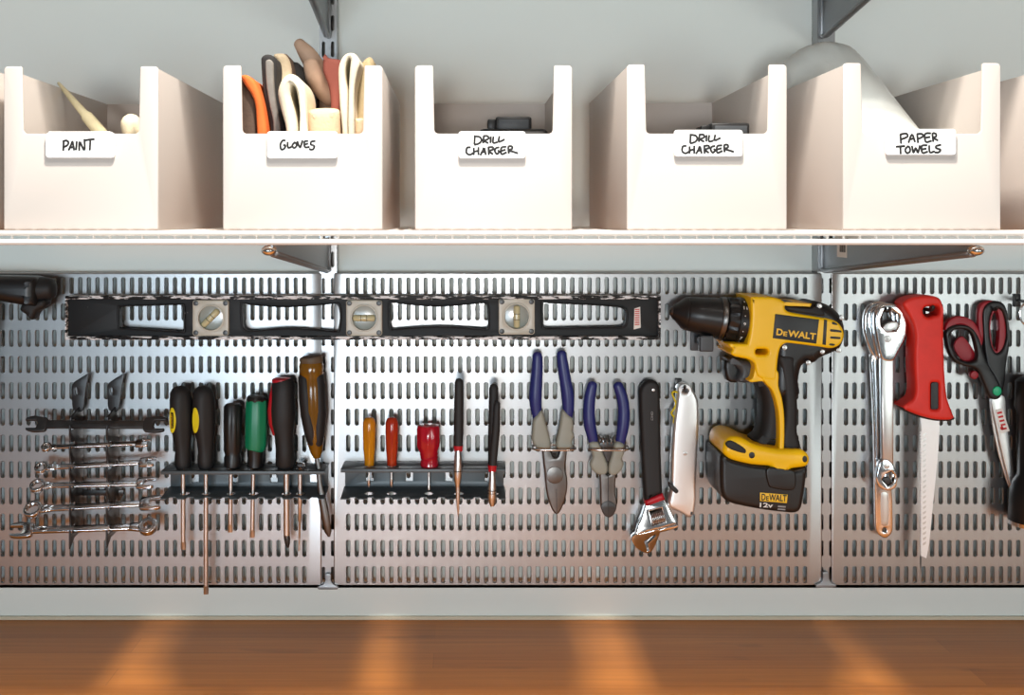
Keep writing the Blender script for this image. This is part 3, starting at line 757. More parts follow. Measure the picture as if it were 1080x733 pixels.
# ------------------------------------------------------------------ racks for drivers
def driver_rack(x0, x1, holes, label, top):
    o = thing('screwdriver_rack', label, 'tool rack', 'grey racks for screwdrivers')
    k = sc(-0.002); zt = EZ + (VY-top)*k; zb = EZ + (VY-513)*k
    X0, X1 = (x0-VX)*k, (x1-VX)*k
    # back plate with a row of openings
    lp = [[(X0, zb), (X1, zb), (X1, zt), (X0, zt)]]
    n = max(2, int((X1-X0)/0.042))
    for i in range(n):
        c = X0 + (i+0.5)*(X1-X0)/n + 0.006; lp.append([(c+a, (zt+zb)/2 - 0.001 + b) for a, b in rrect(-0.0045, -0.008, 0.0045, 0.008, 0.001)])
    MB().solid2d(lp, 0.0007, 0.0002, lambda a, b, c: Vector((a, -0.002 - c, b)), 1).build('back_plate', 'rack', o)
    def flange(z, d0, d1, drop, nm, notch):
        lo = [[(X0-0.001, d0), (X1+0.001, d0), (X1+0.001, d1)]]
        if notch:
            i = X1
            while i > X0 + 0.018:
                lo[0] += [(i-0.006, d1), (i-0.0085, d1+0.006), (i-0.0155, d1+0.006), (i-0.018, d1)]; i -= 0.0212
        lo[0].append((X0-0.001, d1))
        for hx in holes:
            lo.append(ell((hx-VX)*sc(-0.026), -0.026, 0.0058, 0.0058, 16))
        MB().solid2d(lo, 0.0006, 0.0002, lambda a, b, c: Vector((a, b, z + c + drop*(b/0.04))), 1).build(nm, 'rack', o)
    flange(zt, -0.002, -0.041, 0.0, 'upper_flange', False)
    flange(zb, -0.002, -0.044, 0.004, 'lower_flange', True)
    MB().box(X0-0.001, X1+0.001, -0.0415, -0.0403, zt-0.0035, zt+0.0004, 0.0003).build('front_lip', 'rack', o)
    return finish(o)
s_ = cr(160, 360, 2.619)
YD = -0.026
def P1(x, y): return s_([(x, y)])[0]
driver_rack(180, 346, [195, 217.5, 243.5, 267.5, 302, 317], 'grey metal rack holding the seven large screwdrivers and a punch', 489.3)
driver_rack(364, 531, [389.5, 413, 452.5, 484, 520.5], 'grey metal rack holding the small drivers and two edge on pliers', 487.2)
k = sc(-0.002)
ZRT = EZ + (VY-487)*k                           # top of the racks' flange

def shaft(o, pts, r, m, flat=None, name='shaft'):
    b = MB(); P = [W(p[0], p[1], YD) for p in pts]
    rr = [r]*len(P)
    b.tube(P, rr, 12)
    if flat:
        d = (P[-1]-P[-2]).normalized(); e = P[-1]
        b.tube([e, e+d*0.004, e+d*0.010], [(r, r), (r*flat, r*0.55), (r*flat*0.9, r*0.22)], 8)
    else:
        d = (P[-1]-P[-2]).normalized(); e = P[-1]
        b.tube([e, e+d*0.003, e+d*0.007, e+d*0.009], [r*1.02, r*1.02, r*0.5, r*0.15], 4)
    return b.build(name, m, o)
def rows_s(rows): return [(160 + a/2.619, 360 + b/2.619, c/2.619) for a, b, c in rows]
def flutes(n, d, lo=0, hi=99): return lambda a, i: 1 - (d*(0.5+0.5*math.cos(n*a))**3 if lo <= i <= hi else 0)
GS = 'screwdrivers in the racks'
def stan(x, label, tipy, lettered):
    o = thing('screwdriver', label, 'screwdriver', GS)
    h = MB().rows(rows_s([(x-6, 123, 6), (x-6, 125, 14), (x-6, 131, 22), (x-6, 142, 28), (x-5, 160, 31), (x-4, 200, 31.5), (x-2, 240, 29), (x, 275, 24), (x+1, 305, 21.5), (x+1, 325, 22.5), (x+2, 342, 22), (x+2, 349, 19), (x+2, 351, 9)]), YD, 28, flutes(3, 0.10, 4, 8)).build('handle', 'black_rubber', o)
    c = W(*s_([(x-21, 213)])[0], YD)
    rr = 31*sc(YD)/2.619
    cen = W(*s_([(x-4, 213)])[0], YD)
    ang = math.radians(-122)                                          # on the front left of the handle
    nn = Vector((math.cos(ang), math.sin(ang), 0)); tt = Vector((-nn.y, nn.x, 0)); tt = tt if tt.x > 0 else -tt
    b = MB()
    def wrapf(a, v, c_):
        th = ang + a/rr
        return Vector((cen.x + (rr*1.02 + c_)*math.cos(th), cen.y + (rr*1.02 + c_)*math.sin(th), cen.z + v))
    b.solid2d([ell(0, 0, 0.0052, 0.0152, 28)], 0.0007, 0.0003, wrapf, 1)
    ov = b.build('inlay', 'yellow_inlay', h)
    if lettered:
        MB().solid2d([rrect(-0.0019, -0.0095, 0.0019, 0.0095, 0.0008)], 0.0009, 0.0002, wrapf, 1).build('name_badge', 'black_plastic', ov)
        cu = MB().text('STANLEY', Vector((0, 0, 0)), Vector((0, 1, 0)), Vector((-1, 0, 0)), 0.0022, 0.0004, 0.0, 0.0165, Vector((0, 0, 1)))
        for i, v in enumerate(cu.v): cu.v[i] = wrapf(v.x + 0.0011, v.y - 0.00825, 0.0012 + v.z)
        cu.build('lettering', 'yellow_print', ov)
    x2 = x + 2
    shaft(o, [P1(x2, 345), P1(x2, tipy-24)], 0.0028, 'satin', 1.12)
    return finish(o)
stan(85, 'black screwdriver with lettered yellow oval, leftmost in the screwdriver rack', 577, True)
stan(148, 'black screwdriver with plain yellow oval and the longest shaft', 700, False)
o = thing('screwdriver', 'plain black fluted screwdriver left of the green one', 'screwdriver', GS)
MB().rows(rows_s([(224, 170, 8), (224, 173, 20), (224, 180, 25), (224, 230, 25.5), (224, 300, 25), (224, 312, 21), (224, 320, 24), (223, 345, 23), (222, 351, 12)]), YD, 32, flutes(8, 0.10, 2, 4)).build('handle', 'black_plastic', o)
shaft(o, [P1(219, 345), P1(217, 505)], 0.0026, 'satin', 1.2); finish(o)
o = thing('screwdriver', 'green handled screwdriver with a black collar', 'screwdriver', GS)
h = MB().rows(rows_s([(290, 160, 27), (290, 170, 30), (289, 230, 30.5), (288, 280, 30), (287, 296, 28), (286, 299, 22)]), YD, 32, flutes(8, 0.07, 0, 4)).build('handle', 'green', o)
MB().rows(rows_s([(291, 150, 15), (291, 152, 24), (290, 158, 28), (290, 165, 27)]), YD, 28).build('end_cap', 'black_plastic', h)
MB().rows(rows_s([(286, 296, 23), (286, 320, 21), (285, 345, 22), (284, 351, 12)]), YD, 24).build('collar', 'black_plastic', h)
shaft(o, [P1(281, 345), P1(278, 520)], 0.0026, 'satin', 1.2); finish(o)
o = thing('screwdriver', 'black and dark red screwdriver with a thick shaft', 'screwdriver', GS)
h = MB().rows(rows_s([(362, 105, 26), (363, 112, 31), (363, 140, 33), (363, 190, 36), (363, 225, 34), (366, 260, 27), (368, 300, 25), (369, 340, 27), (371, 350, 20), (371, 352, 8)]), YD, 28, flutes(4, 0.05, 2, 5)).build('handle', 'black_rubber', o)
MB().rows(rows_s([(360, 101, 20), (360, 104, 27), (360, 112, 28)]), YD, 28).build('end_cap', 'red_grip', h)
b = MB().rows(rows_s([(349, 118, 17), (343, 150, 18), (340, 190, 20), (343, 225, 20), (350, 255, 16)]), YD - 0.001, 18); b.build('side_grip', 'red_grip', h)
shaft(o, [P1(372, 345), P1(373, 535)], 0.0038, 'satin', None)
MB().rows(rows_s([(373, 533, 7), (374, 545, 9), (375, 558, 7), (376, 570, 3)]), YD, 10).build('bit', 'black_oxide', o); finish(o)
o = thing('pin_punch', 'thin steel punch with a small domed head between the large handles', 'punch')
MB().rows(rows_s([(411, 334, 4), (411, 337, 11), (411, 343, 13), (410, 349, 8), (410, 352, 5)]), YD, 16).build('head', 'chrome', o)
MB().rows(rows_s([(410, 350, 6), (410, 420, 6.5), (409, 495, 5), (409, 500, 3), (407, 578, 2.6)]), YD, 12).build('shank', 'satin', o); finish(o)
o = thing('screwdriver', 'amber and black screwdriver with broad flat blade leaning at the rack end', 'screwdriver', GS)
h = MB().rows(rows_s([(441, 57, 30), (441, 66, 34), (441, 90, 33), (442, 100, 30), (444, 130, 31), (446, 190, 32), (448, 230, 27), (452, 270, 25), (455, 305, 17), (456, 322, 9)]), YD - 0.003, 28).build('handle', 'amber_dark', o)
MB().rows(rows_s([(440, 41, 22), (440, 43, 31), (441, 50, 33), (441, 60, 30)]), YD - 0.003, 28).build('end_cap', 'brown_cap', h)
def pads(a, i): return 1.0
for sx, cc in ((-1, 0.50), (1, 0.50)):
    MB().rows(rows_s([(438 + sx*16 + 2*(sx>0), 84, 12), (440 + sx*16 + 4*(sx>0), 98, 20 - 4*(sx>0)), (443 + sx*15 + 5*(sx>0), 150, 22 - 5*(sx>0)), (446 + sx*13 + 5*(sx>0), 200, 22 - 4*(sx>0)), (449 + sx*8 + 4*(sx>0), 250, 20 - 3*(sx>0)), (453 + sx*6, 280, 15), (455 + sx*3, 298, 8)]), YD - 0.005, 16, None, 1.25).build('grip_pad', 'black_rubber', h)
MB().rows(rows_s([(455, 318, 7), (460, 345, 7.5), (464, 395, 7), (469, 425, 11), (479, 480, 12), (487, 525, 10), (490, 540, 3)]), YD - 0.003, 12, None, 0.45).build('blade', 'steel_dark', o)
finish(o)

# small drivers
t_ = cr(350, 370, 3.86)
def rows_t(rows): return [(350 + a/3.86, 370 + b/3.86, c/3.86) for a, b, c in rows]
for (x, m, lab, sm_) in ((152.5, 'amber', 'small clear orange yellow screwdriver at the left of its rack', 'satin'), (244.5, 'red_acetate', 'small dark red orange screwdriver second in its rack', 'satin')):
    o = thing('screwdriver', lab, 'screwdriver', GS)
    MB().rows(rows_t([(x, 270, 8), (x, 273, 17), (x, 280, 23), (x, 292, 27), (x, 330, 27), (x, 400, 25), (x, 440, 21), (x, 465, 20), (x, 471, 10)]), YD, 24, flutes(6, 0.09, 3, 6)).build('handle', m, o)
    b = MB().rows(rows_t([(x, 380, 5), (x-1, 465, 5), (x-2, 520, 5), (x-2, 545, 7), (x-2, 556, 3)]), YD, 10); b.build('shaft', sm_, o)
    finish(o)
o = thing('screwdriver', 'stubby red screwdriver with a fat fluted handle', 'screwdriver', GS)
MB().rows(rows_t([(393, 300, 30), (393, 303, 42), (393, 312, 48), (393, 385, 48), (394, 398, 42), (395, 412, 37), (396, 420, 38), (396, 427, 35), (397, 434, 37), (397, 441, 34), (397, 448, 36), (397, 465, 38), (397, 474, 32), (397, 480, 12)]), YD, 40, flutes(10, 0.12, 2, 3)).build('handle', 'ruby_acetate', o)
MB().rows(rows_t([(395, 470, 5), (395, 545, 5), (395, 556, 7), (395, 566, 6)]), YD, 10).build('shaft', 'satin', o); finish(o)
GP = 'slim pliers edge on in the rack'
def rows_at(q, rows): return None
YE = -0.057
o = thing('needle_nose_pliers', 'black handled needle nose pliers edge on in the rack, pointed tip', 'pliers', GP)
MB().rows(rows_t([(520, 112, 6), (519, 117, 14), (518, 128, 18), (517, 200, 19), (516, 300, 19.5), (515, 386, 19)]), YE, 16, None, 0.7).build('handle', 'black_rubber', o)
MB().rows(rows_t([(521, 118, 10), (521, 130, 15), (520, 200, 16), (518, 300, 17), (517, 386, 16)]), YE + 0.012, 14, None, 0.7).build('handle', 'black_rubber', o)
MB().rows(rows_t([(515, 382, 20), (515, 408, 17)]), YE + 0.002, 16, None, 1.0).build('red_sleeve', 'red_grip', o)
MB().rows(rows_t([(514, 405, 12), (514, 430, 15), (513, 480, 17), (512, 505, 17), (512, 530, 14), (512, 550, 9), (513, 560, 9), (513, 600, 8), (514, 645, 5), (514, 670, 2)]), YE, 16, None, 1.0).build('jaws', 'satin', o)
b = MB().rows(rows_t([(512, 487, 17.6), (512, 490, 17.6)]), YE, 16, None, 1.02); b.build('joint_line', 'black_oxide', o); finish(o)
o = thing('cutting_pliers', 'black handled cutters edge on at the right end of the rack', 'pliers', GP)
MB().rows(rows_t([(661, 134, 6), (660, 140, 14), (659, 152, 18), (657, 250, 19), (655, 350, 19), (654, 466, 18)]), YE + 0.008, 16, None, 0.7).build('handle', 'black_rubber', o)
MB().rows(rows_t([(675, 206, 5), (674, 212, 11), (672, 225, 14), (668, 320, 16), (660, 400, 17), (655, 466, 16)]), YE - 0.004, 16, None, 0.7).build('handle', 'black_rubber', o)
MB().rows(rows_t([(653, 464, 19), (653, 490, 16)]), YE + 0.002, 16, None, 1.1).build('red_sleeve', 'red_grip', o)
MB().rows(rows_t([(653, 488, 11), (653, 520, 14), (652, 560, 17), (652, 590, 17), (652, 612, 15), (654, 632, 9)]), YE, 16, None, 1.0).build('jaws', 'satin', o)
b = MB().rows(rows_t([(652, 566, 17.8), (652, 569, 17.8)]), YE, 16, None, 1.02).rows(rows_t([(652, 578, 17.8), (652, 580, 17.8)]), YE, 16, None, 1.02); b.build('joint_line', 'black_oxide', o); finish(o)

# ------------------------------------------------------------------ pliers on wire loops
p_ = cr(545, 360, 3.86)
def tubep(b, q, pts, y, n=16, sq=0.8, rnd=1):
    P = [W(*q([(p[0], p[1])])[0], y) for p in pts]; k = sc(y)/3.86
    b.tube(P, [(p[2]*k, p[2]*k*sq) for p in pts], n, True, None, rnd); return b
GPL = 'blue handled pliers on wire loops'
YP = -0.024
def densify(pts, k=4):
    out = []
    n = len(pts)
    for i in range(n-1):
        a, b = pts[i], pts[i+1]; p0 = pts[max(0, i-1)]; p3 = pts[min(n-1, i+2)]
        for j in range(k):
            t = j/k
            out.append(tuple(0.5*((2*a[c]) + (-p0[c]+b[c])*t + (2*p0[c]-5*a[c]+4*b[c]-p3[c])*t*t + (-p0[c]+3*a[c]-3*b[c]+p3[c])*t**3) for c in range(3)))
    out.append(pts[-1]); return out
o = thing('lineman_pliers', 'large blue and grey handled pliers with long flat jaws', 'pliers', GPL)
tubep(MB(), p_, densify([(84, 58, 20), (83, 110, 23), (79, 170, 25), (76, 230, 26), (80, 285, 22), (88, 315, 20)]), YP).build('handle', 'blue_grip', o)
tubep(MB(), p_, densify([(182, 52, 20), (189, 105, 23), (198, 160, 24), (207, 215, 26), (210, 270, 24), (206, 310, 20)]), YP).build('handle', 'blue_grip', o)
MB().px([cat(p_([(68, 322), (84, 300), (103, 284), (118, 330), (138, 410), (136, 440), (120, 452), (90, 440), (72, 425), (62, 400), (64, 360)]), 4)], YP-0.0075, YP+0.0075, 0.004, 3).build('lower_grip', 'grey_grip', o)
MB().px([cat(p_([(186, 282), (208, 298), (228, 318), (232, 350), (228, 365), (236, 385), (226, 410), (230, 428), (215, 442), (185, 450), (164, 436), (162, 410), (176, 340)]), 4)], YP-0.0075, YP+0.0075, 0.004, 3).build('lower_grip', 'grey_grip', o)
j = MB().px([cat(p_([(104, 425), (128, 430), (150, 470), (166, 470), (180, 430), (204, 430), (202, 480), (198, 520), (206, 560), (206, 600), (196, 650), (180, 690), (164, 705), (146, 690), (128, 645), (118, 590), (114, 540), (108, 490)]), 4)], YP-0.006, YP+0.006, 0.0022, 2).build('jaws', 'steel_dark', o)
MB().px([ell(545+155/3.86, 360+545/3.86, 9, 9, 24)], YP-0.0066, YP, 0.0006).build('pivot', 'steel_dark', j)
MB().px([p_([(160, 600), (163, 600), (165, 704), (162, 704)])], YP-0.0063, YP-0.005, 0).build('jaw_gap', 'black_oxide', j)
finish(o)
o = thing('diagonal_pliers', 'smaller blue and grey handled cutters with a spring between curved handles', 'pliers', GPL)
tubep(MB(), p_, densify([(308, 178, 20), (298, 225, 23), (294, 280, 24), (297, 335, 25), (306, 380, 22), (312, 410, 19)]), YP).build('handle', 'blue_grip', o)
tubep(MB(), p_, densify([(412, 180, 20), (428, 225, 23), (436, 280, 24), (434, 335, 25), (426, 385, 22), (420, 415, 19)]), YP).build('handle', 'blue_grip', o)
MB().px([cat(p_([(296, 418), (330, 412), (350, 450), (372, 510), (366, 540), (340, 546), (312, 530), (299, 502), (310, 470)]), 4)], YP-0.007, YP+0.007, 0.0035, 3).build('lower_grip', 'grey_grip', o)
MB().px([cat(p_([(404, 412), (436, 420), (438, 460), (430, 480), (437, 500), (428, 525), (405, 546), (380, 545), (374, 515), (388, 460)]), 4)], YP-0.007, YP+0.007, 0.0035, 3).build('lower_grip', 'grey_grip', o)
j = MB().px([cat(p_([(338, 535), (352, 525), (372, 545), (392, 525), (406, 535), (402, 580), (402, 620), (409, 655), (404, 690), (388, 714), (372, 718), (354, 705), (342, 670), (340, 600)]), 4)], YP-0.006, YP+0.006, 0.002, 2).build('jaws', 'steel_dark', o)
MB().px([cat(p_([(344, 668), (374, 650), (404, 668), (400, 692), (386, 712), (372, 716), (356, 704)]), 4)], YP-0.0068, YP-0.005, 0.0006).build('cutting_edge', 'black_oxide', j)
MB().px([p_([(371, 540), (374, 540), (375, 716), (372, 716)])], YP-0.0071, YP-0.005, 0).build('jaw_gap', 'black_plastic', j)
b = MB(); cc = []
for i in range(60):
    a = i/59*2*PI*5; t = i/59
    w = W(*p_([(328 + t*78, 396 + 12*math.sin(t*PI))])[0], YP)
    cc.append(w + Vector((0, 0.004*math.cos(a), 0.004*math.sin(a))))
b.tube(cc, 0.0007, 6).build('spring', 'satin', o)
MB().px([cat(p_([(336, 415), (370, 408), (400, 415), (392, 450), (376, 490), (368, 490), (350, 450)]), 3)], YP-0.003, YP+0.003, 0.0008).build('joint', 'black_oxide', o)
finish(o)
def loop_hook(xa, xb, y, label):
    o = thing('loop_hook', label, 'hook', 'wire loop hooks for pliers')
    a, b2 = W(*p_([(xa, y)])[0], YP), W(*p_([(xb, y)])[0], YP)
    c = (a+b2)/2; rx = (b2-a).length/2 - 0.0012
    pts = []
    for i in range(33):
        t = 2*PI*i/32; pts.append(Vector((c.x + rx*math.copysign(abs(math.cos(t))**0.55, math.cos(t)), c.y + 0.0145*math.copysign(abs(math.sin(t))**0.6, math.sin(t)), c.z)))
    MB().tube(pts, 0.0013, 10, False).build('loop', 'wire', o)
    MB().tube([(c.x, c.y+0.0145, c.z), (c.x, -0.002, c.z), (c.x, 0.003, c.z)], 0.0016, 8).build('shank', 'wire', o)
    return finish(o)
loop_hook(58, 242, 432, 'steel wire loop holding the large blue handled pliers')
loop_hook(288, 460, 432, 'steel wire loop holding the smaller blue handled cutters')

# ------------------------------------------------------------------ adjustable wrench and knife
a_ = cr(655, 395, 3.667)
YA = -0.026
o = thing('adjustable_wrench', 'adjustable wrench with black grip and polished head, jaw down', 'wrench')
MB().px([cat(a_([(72, 75), (80, 48), (100, 27), (125, 24), (146, 38), (152, 70), (154, 200), (157, 340), (162, 462, 1), (94, 492, 1), (86, 400), (78, 240)]), 4)], YA, YA+0.015, 0.005, 4).build('grip', 'black_rubber', o)
MB().disc(*a_([(125, 60)])[0], 1.7, YA-0.0006, YA+0.002).build('rivet', 'satin', o)
MB().px([cat(a_([(93, 490, 1), (162, 460, 1), (172, 486, 1), (98, 512, 1)]), 3)], YA-0.0008, YA+0.0155, 0.003, 3).build('red_sleeve', 'red_grip', o)
z0 = W(*a_([(100, 612)])[0], YA).z; 
hd = MB().px([cat(a_([(98, 508, 1), (170, 484, 1), (190, 520), (206, 555), (219, 578, 1), (150, 598), (96, 610), (58, 622, 1), (66, 590), (84, 550)]), 4),
              cat(a_([(112, 532), (160, 520), (172, 572), (122, 586)]), 1)], YA-0.001, YA+0.012, 0.0012, 2, lambda v: Vector((v.x, v.y + (v.z - z0)*0.14, v.z))).build('head', 'chrome', o)
def lean(v, z0=z0):
    d = max(0, z0 + 0.004 - v.z); return Vector((v.x, v.y + d*0.38, v.z))
MB().px([cat(a_([(58, 620, 1), (98, 612), (150, 600), (146, 640), (134, 680), (116, 704), (92, 700), (64, 680), (48, 655), (44, 636)]), 4),
         cat(a_([(92, 652), (134, 622), (138, 630), (108, 662), (116, 692), (108, 696), (98, 664)]), 1)], YA-0.001, YA+0.010, 0.0012, 2, lean).build('fixed_jaw', 'chrome', o)
MB().px([cat(a_([(150, 600), (219, 578, 1), (221, 592), (190, 602), (150, 614)]), 3)], YA-0.0012, YA+0.010, 0.0012, 2, lean).build('sliding_jaw', 'chrome', o)
# knurled adjusting screw
c0, c1 = W(*a_([(116, 560)])[0], YA+0.004), W(*a_([(168, 547)])[0], YA+0.004)
MB().tube([c0.lerp(c1, i/24) for i in range(25)], [0.0072 if i % 3 else 0.0060 for i in range(25)], 24, True, lambda a, i: 1 + 0.06*math.cos(12*a)).build('adjusting_screw', 'satin', o)
tx = MB().text('CIHD', W(*a_([(124, 177)])[0], YA-0.0002), Vector((0, 0, 1)), Vector((-1, 0, 0)), 0.0026, 0.0003, 0, 0.0105, Vector((0, -1, 0)))
tx.build('lettering', 'grey_print', o)
finish(o)

YK = -0.030
o = thing('utility_knife', 'silver utility knife with yellow clip hung beside the adjustable wrench', 'knife')
MB().px([cat(a_([(222, 62), (232, 42), (255, 40), (275, 52), (292, 82), (301, 110), (302, 200), (296, 330), (291, 430), (292, 482, 1), (284, 540), (264, 556), (240, 542), (190, 516), (185, 492, 1), (194, 440), (198, 320), (205, 200), (215, 120)]), 4), cat(a_([(236, 58), (246, 50), (258, 58), (254, 70), (242, 68)]), 3)], YK, YK+0.018, 0.004, 4).build('body', 'knife', o)
MB().px([cat(a_([(204, 200), (214, 120), (222, 66), (230, 120), (214, 300), (206, 430), (190, 505), (184, 490), (192, 420)]), 4)], YK+0.008, YK+0.016, 0.002, 2).build('spine', 'black_plastic', o)
pts = [W(*p, YK+0.006) for p in cat(a_([(222, 72), (208, 66), (197, 72), (206, 95), (212, 112), (204, 132), (194, 150), (205, 165), (203, 185), (212, 200)]), 3, False)]
MB().tube(pts, [(0.0011, 0.0022)]*len(pts), 8).build('clip', 'yellow_inlay', o)
MB().disc(*a_([(248, 305)])[0], 2.4, YK-0.0006, YK+0.001).build('screw', 'satin', o)
MB().px([cat(a_([(184, 418), (196, 424), (222, 448), (220, 458), (210, 460), (190, 440)]), 3)], YK-0.0025, YK+0.004, 0.001).build('slider', 'black_plastic', o)
b = MB()
for i in range(5):
    yy = 452 + i*1.0
b.px([cat(a_([(270, 530), (278, 532), (276, 543), (268, 542)]), 1)], YK-0.0003, YK+0.001, 0).build('rivet', 'black_oxide', o)
finish(o)

def peg(px, py, yend, label, r=0.0028, up=0.006, m='black_steel'):
    o = thing('peg_hook', label, 'hook', 'small black peg hooks')
    a = W(px, py, yend)
    MB().tube([(a.x, 0.006, a.z), (a.x, yend+0.006, a.z), (a.x, yend+0.002, a.z+up*0.35), (a.x, yend, a.z+up)], [r]*4, 10, True, None, 1).build('peg', m, o)
    MB().box(a.x-r*2.4, a.x+r*2.4, -0.0026, -0.0006, a.z-0.008, a.z+0.008, 0.0008).build('base_plate', m, o)
    return finish(o)
peg(*a_([(247, 59)])[0], -0.040, 'small black hook carrying the silver utility knife', 0.0018, 0.004)

# ------------------------------------------------------------------ cordless drill
d5 = cr(700, 300, 5.4); d4 = cr(740, 380, 4.314)
YF, YB = -0.080, -0.012
o = thing('cordless_drill', 'yellow and black cordless drill hanging by its chuck on the board', 'drill')
YC = (YF+YB)/2
def ax_row(x): return 155 + (x-60)*0.143
def drow(x, r): return (700 + x/5.4, 300 + ax_row(x)/5.4, r/5.4)
MB().rows([drow(36, 10), drow(38, 22), drow(48, 28), drow(52, 30)], YC, 24).build('chuck_nose', 'steel_dark', o)
ck = MB().rows([drow(48, 32), drow(58, 44), drow(72, 52), drow(110, 88), drow(126, 94), drow(130, 92), drow(134, 97), drow(220, 106), drow(300, 114), drow(326, 117)], YC, 36, lambda a, i: 1 - (0.035*(0.5+0.5*math.cos(14*a)) if i >= 6 else 0)).build('chuck', 'black_plastic', o)
MB().rows([drow(308, 118), drow(313, 122), drow(336, 123), drow(340, 119)], YC, 36).build('chuck_ring', 'steel_dark', o)
cl = MB().rows([drow(345, 118), drow(350, 128), drow(396, 131), drow(402, 128), drow(406, 134), drow(488, 136), drow(492, 128)], YC, 48, lambda a, i: 1 - (0.10*(0.5+0.5*math.cos(14*a))**2 if i in (1, 2) else 0)).build('torque_collar', 'black_plastic', o)
kx = sc(YC)
axd = Vector((1, 0, -0.143)).normalized(); axu = Vector((0.143, 0, 1)).normalized()
cen = W(*drow(424, 0)[:2], YC); rcol = 135.5/5.4*kx
def oncollar(th, s):                                  # th: angle up from straight at the viewer
    n = (Vector((0, -1, 0))*math.cos(th) + axu*math.sin(th))
    return n
for ch, yy in (('11', 132), ('9', 220), ('7', 300)):
    th = math.asin(max(-0.97, min(0.97, (ax_row(470) - yy)/136)))
    n = oncollar(th, 0); t = Vector((0, -1, 0))*(-math.sin(th)) + axu*math.cos(th)
    p = cen + n*(rcol+0.0006)
    hgt = 0.0042; wd = 0.0042 if len(ch) > 1 else 0.0026
    # digits read with the collar turned: up points along the drill axis
    MB().text(ch, p - axd*hgt/2 + t*wd/2 if False else p + axd*(-wd/2) - t*hgt/2, axd, t, hgt, 0.0004, 0.01, wd, n).build('numeral', 'white_print', cl)
b = MB()
for yy in (98, 174, 262, 328):
    th = math.asin(max(-0.97, min(0.97, (ax_row(470) - yy)/136))); b.ball(cen + oncollar(th, 0)*rcol, 0.0007, 8)
b.build('index_dots', 'white_print', cl)
# dark rear shell behind the yellow
MB().px([cat(d5([(640, 120), (700, 100), (830, 112), (868, 98), (905, 104), (960, 125), (1008, 165), (1036, 215), (1046, 280), (1030, 345), (1006, 378), (960, 400), (905, 424), (870, 452), (818, 456), (795, 480), (780, 560), (780, 640), (640, 640), (640, 400)]), 4)], YF+0.004, YB-0.004, 0.012, 4).build('motor_shell', 'black_plastic', o)
hs = MB().px([cat(d5([(497, 70, 1), (560, 70), (620, 72), (668, 86), (700, 104), (760, 106), (848, 110, 1), (836, 128), (702, 118), (694, 138), (720, 158), (880, 186), (960, 200), (1004, 226), (1030, 280), (1012, 338), (962, 364), (890, 356), (712, 334), (680, 346), (664, 372), (653, 430), (647, 500), (640, 545), (590, 548), (540, 528), (524, 490), (517, 452), (490, 430), (440, 418), (404, 410), (384, 392), (394, 372), (372, 348), (378, 338), (478, 340, 1), (492, 270), (500, 180)]), 4), rrect(*d5([(525, 368)])[0], *d5([(596, 403)])[0], 3)], YF, YB, 0.0035, 4)\
    .px([cat(d5([(524, 480), (560, 520), (600, 560), (560, 552), (500, 558), (486, 548), (508, 532)]), 4)], YF+0.002, YB-0.002, 0.0012, 2)\
    .px([cat(d5([(540, 500), (648, 490), (656, 580), (676, 650), (688, 740), (690, 860), (686, 960, 1), (656, 960, 1), (660, 860), (656, 750), (642, 670), (618, 605), (584, 566)]), 4)], YF+0.0005, YF+0.03, 0.0022, 4).build('housing', 'yellow', o)
MB().px([d5([(636, 168), (886, 200), (870, 338), (622, 306)])], YF-0.0008, YF+0.006, 0.0006).build('label_panel', 'black_plastic', hs)
uu = Vector((1, 0, -0.125)).normalized(); vv = Vector((0.125, 0, 1)).normalized()
pp = W(*d5([(640, 288)])[0], YF-0.001)
kd = sc(YF)/5.4
MB().text('D', pp, uu, vv, 38*kd, 0.0006, 0.03, 36*kd).text('E', pp + uu*40*kd, uu, vv, 26*kd, 0.0006, 0.03, 22*kd).text('WALT', pp + uu*66*kd, uu, vv, 38*kd, 0.0006, 0.03, 160*kd).build('lettering', 'yellow_print', hs)
b = MB()
b.px([cat(d5([(914, 200), (932, 203), (924, 346), (904, 342)]), 1)], YF-0.0004, YF+0.004, 0.0004)
b.build('vent_slot', 'black_plastic', hs)
for pts in ([(962, 212), (985, 222), (990, 232), (960, 226)], [(952, 254), (1010, 262), (1012, 274), (950, 268)], [(952, 296), (1006, 300), (1004, 312), (950, 308)], [(948, 336), (976, 340), (968, 350), (944, 346)]):
    MB().px([cat(d5(pts), 2)], YF-0.0004, YF+0.004, 0.0003).build('vent_slot', 'black_plastic', hs)
MB().px([cat(d5([(700, 122), (838, 134), (866, 124), (900, 140), (920, 178), (880, 178), (722, 152), (700, 138)]), 3)], YF+0.001, YF+0.012, 0.002).build('top_inset', 'black_rubber', o)
for (x, y) in ((580, 84), (888, 123), (690, 360), (825, 446), (905, 384), (998, 376), (1015, 190)):
    q = d5([(x, y)])[0]; dd = MB().disc(*q, 2.6, YF+0.0015, YF+0.006).disc(*q, 1.1, YF+0.0011, YF+0.003); dd.build('screw', 'satin', o)
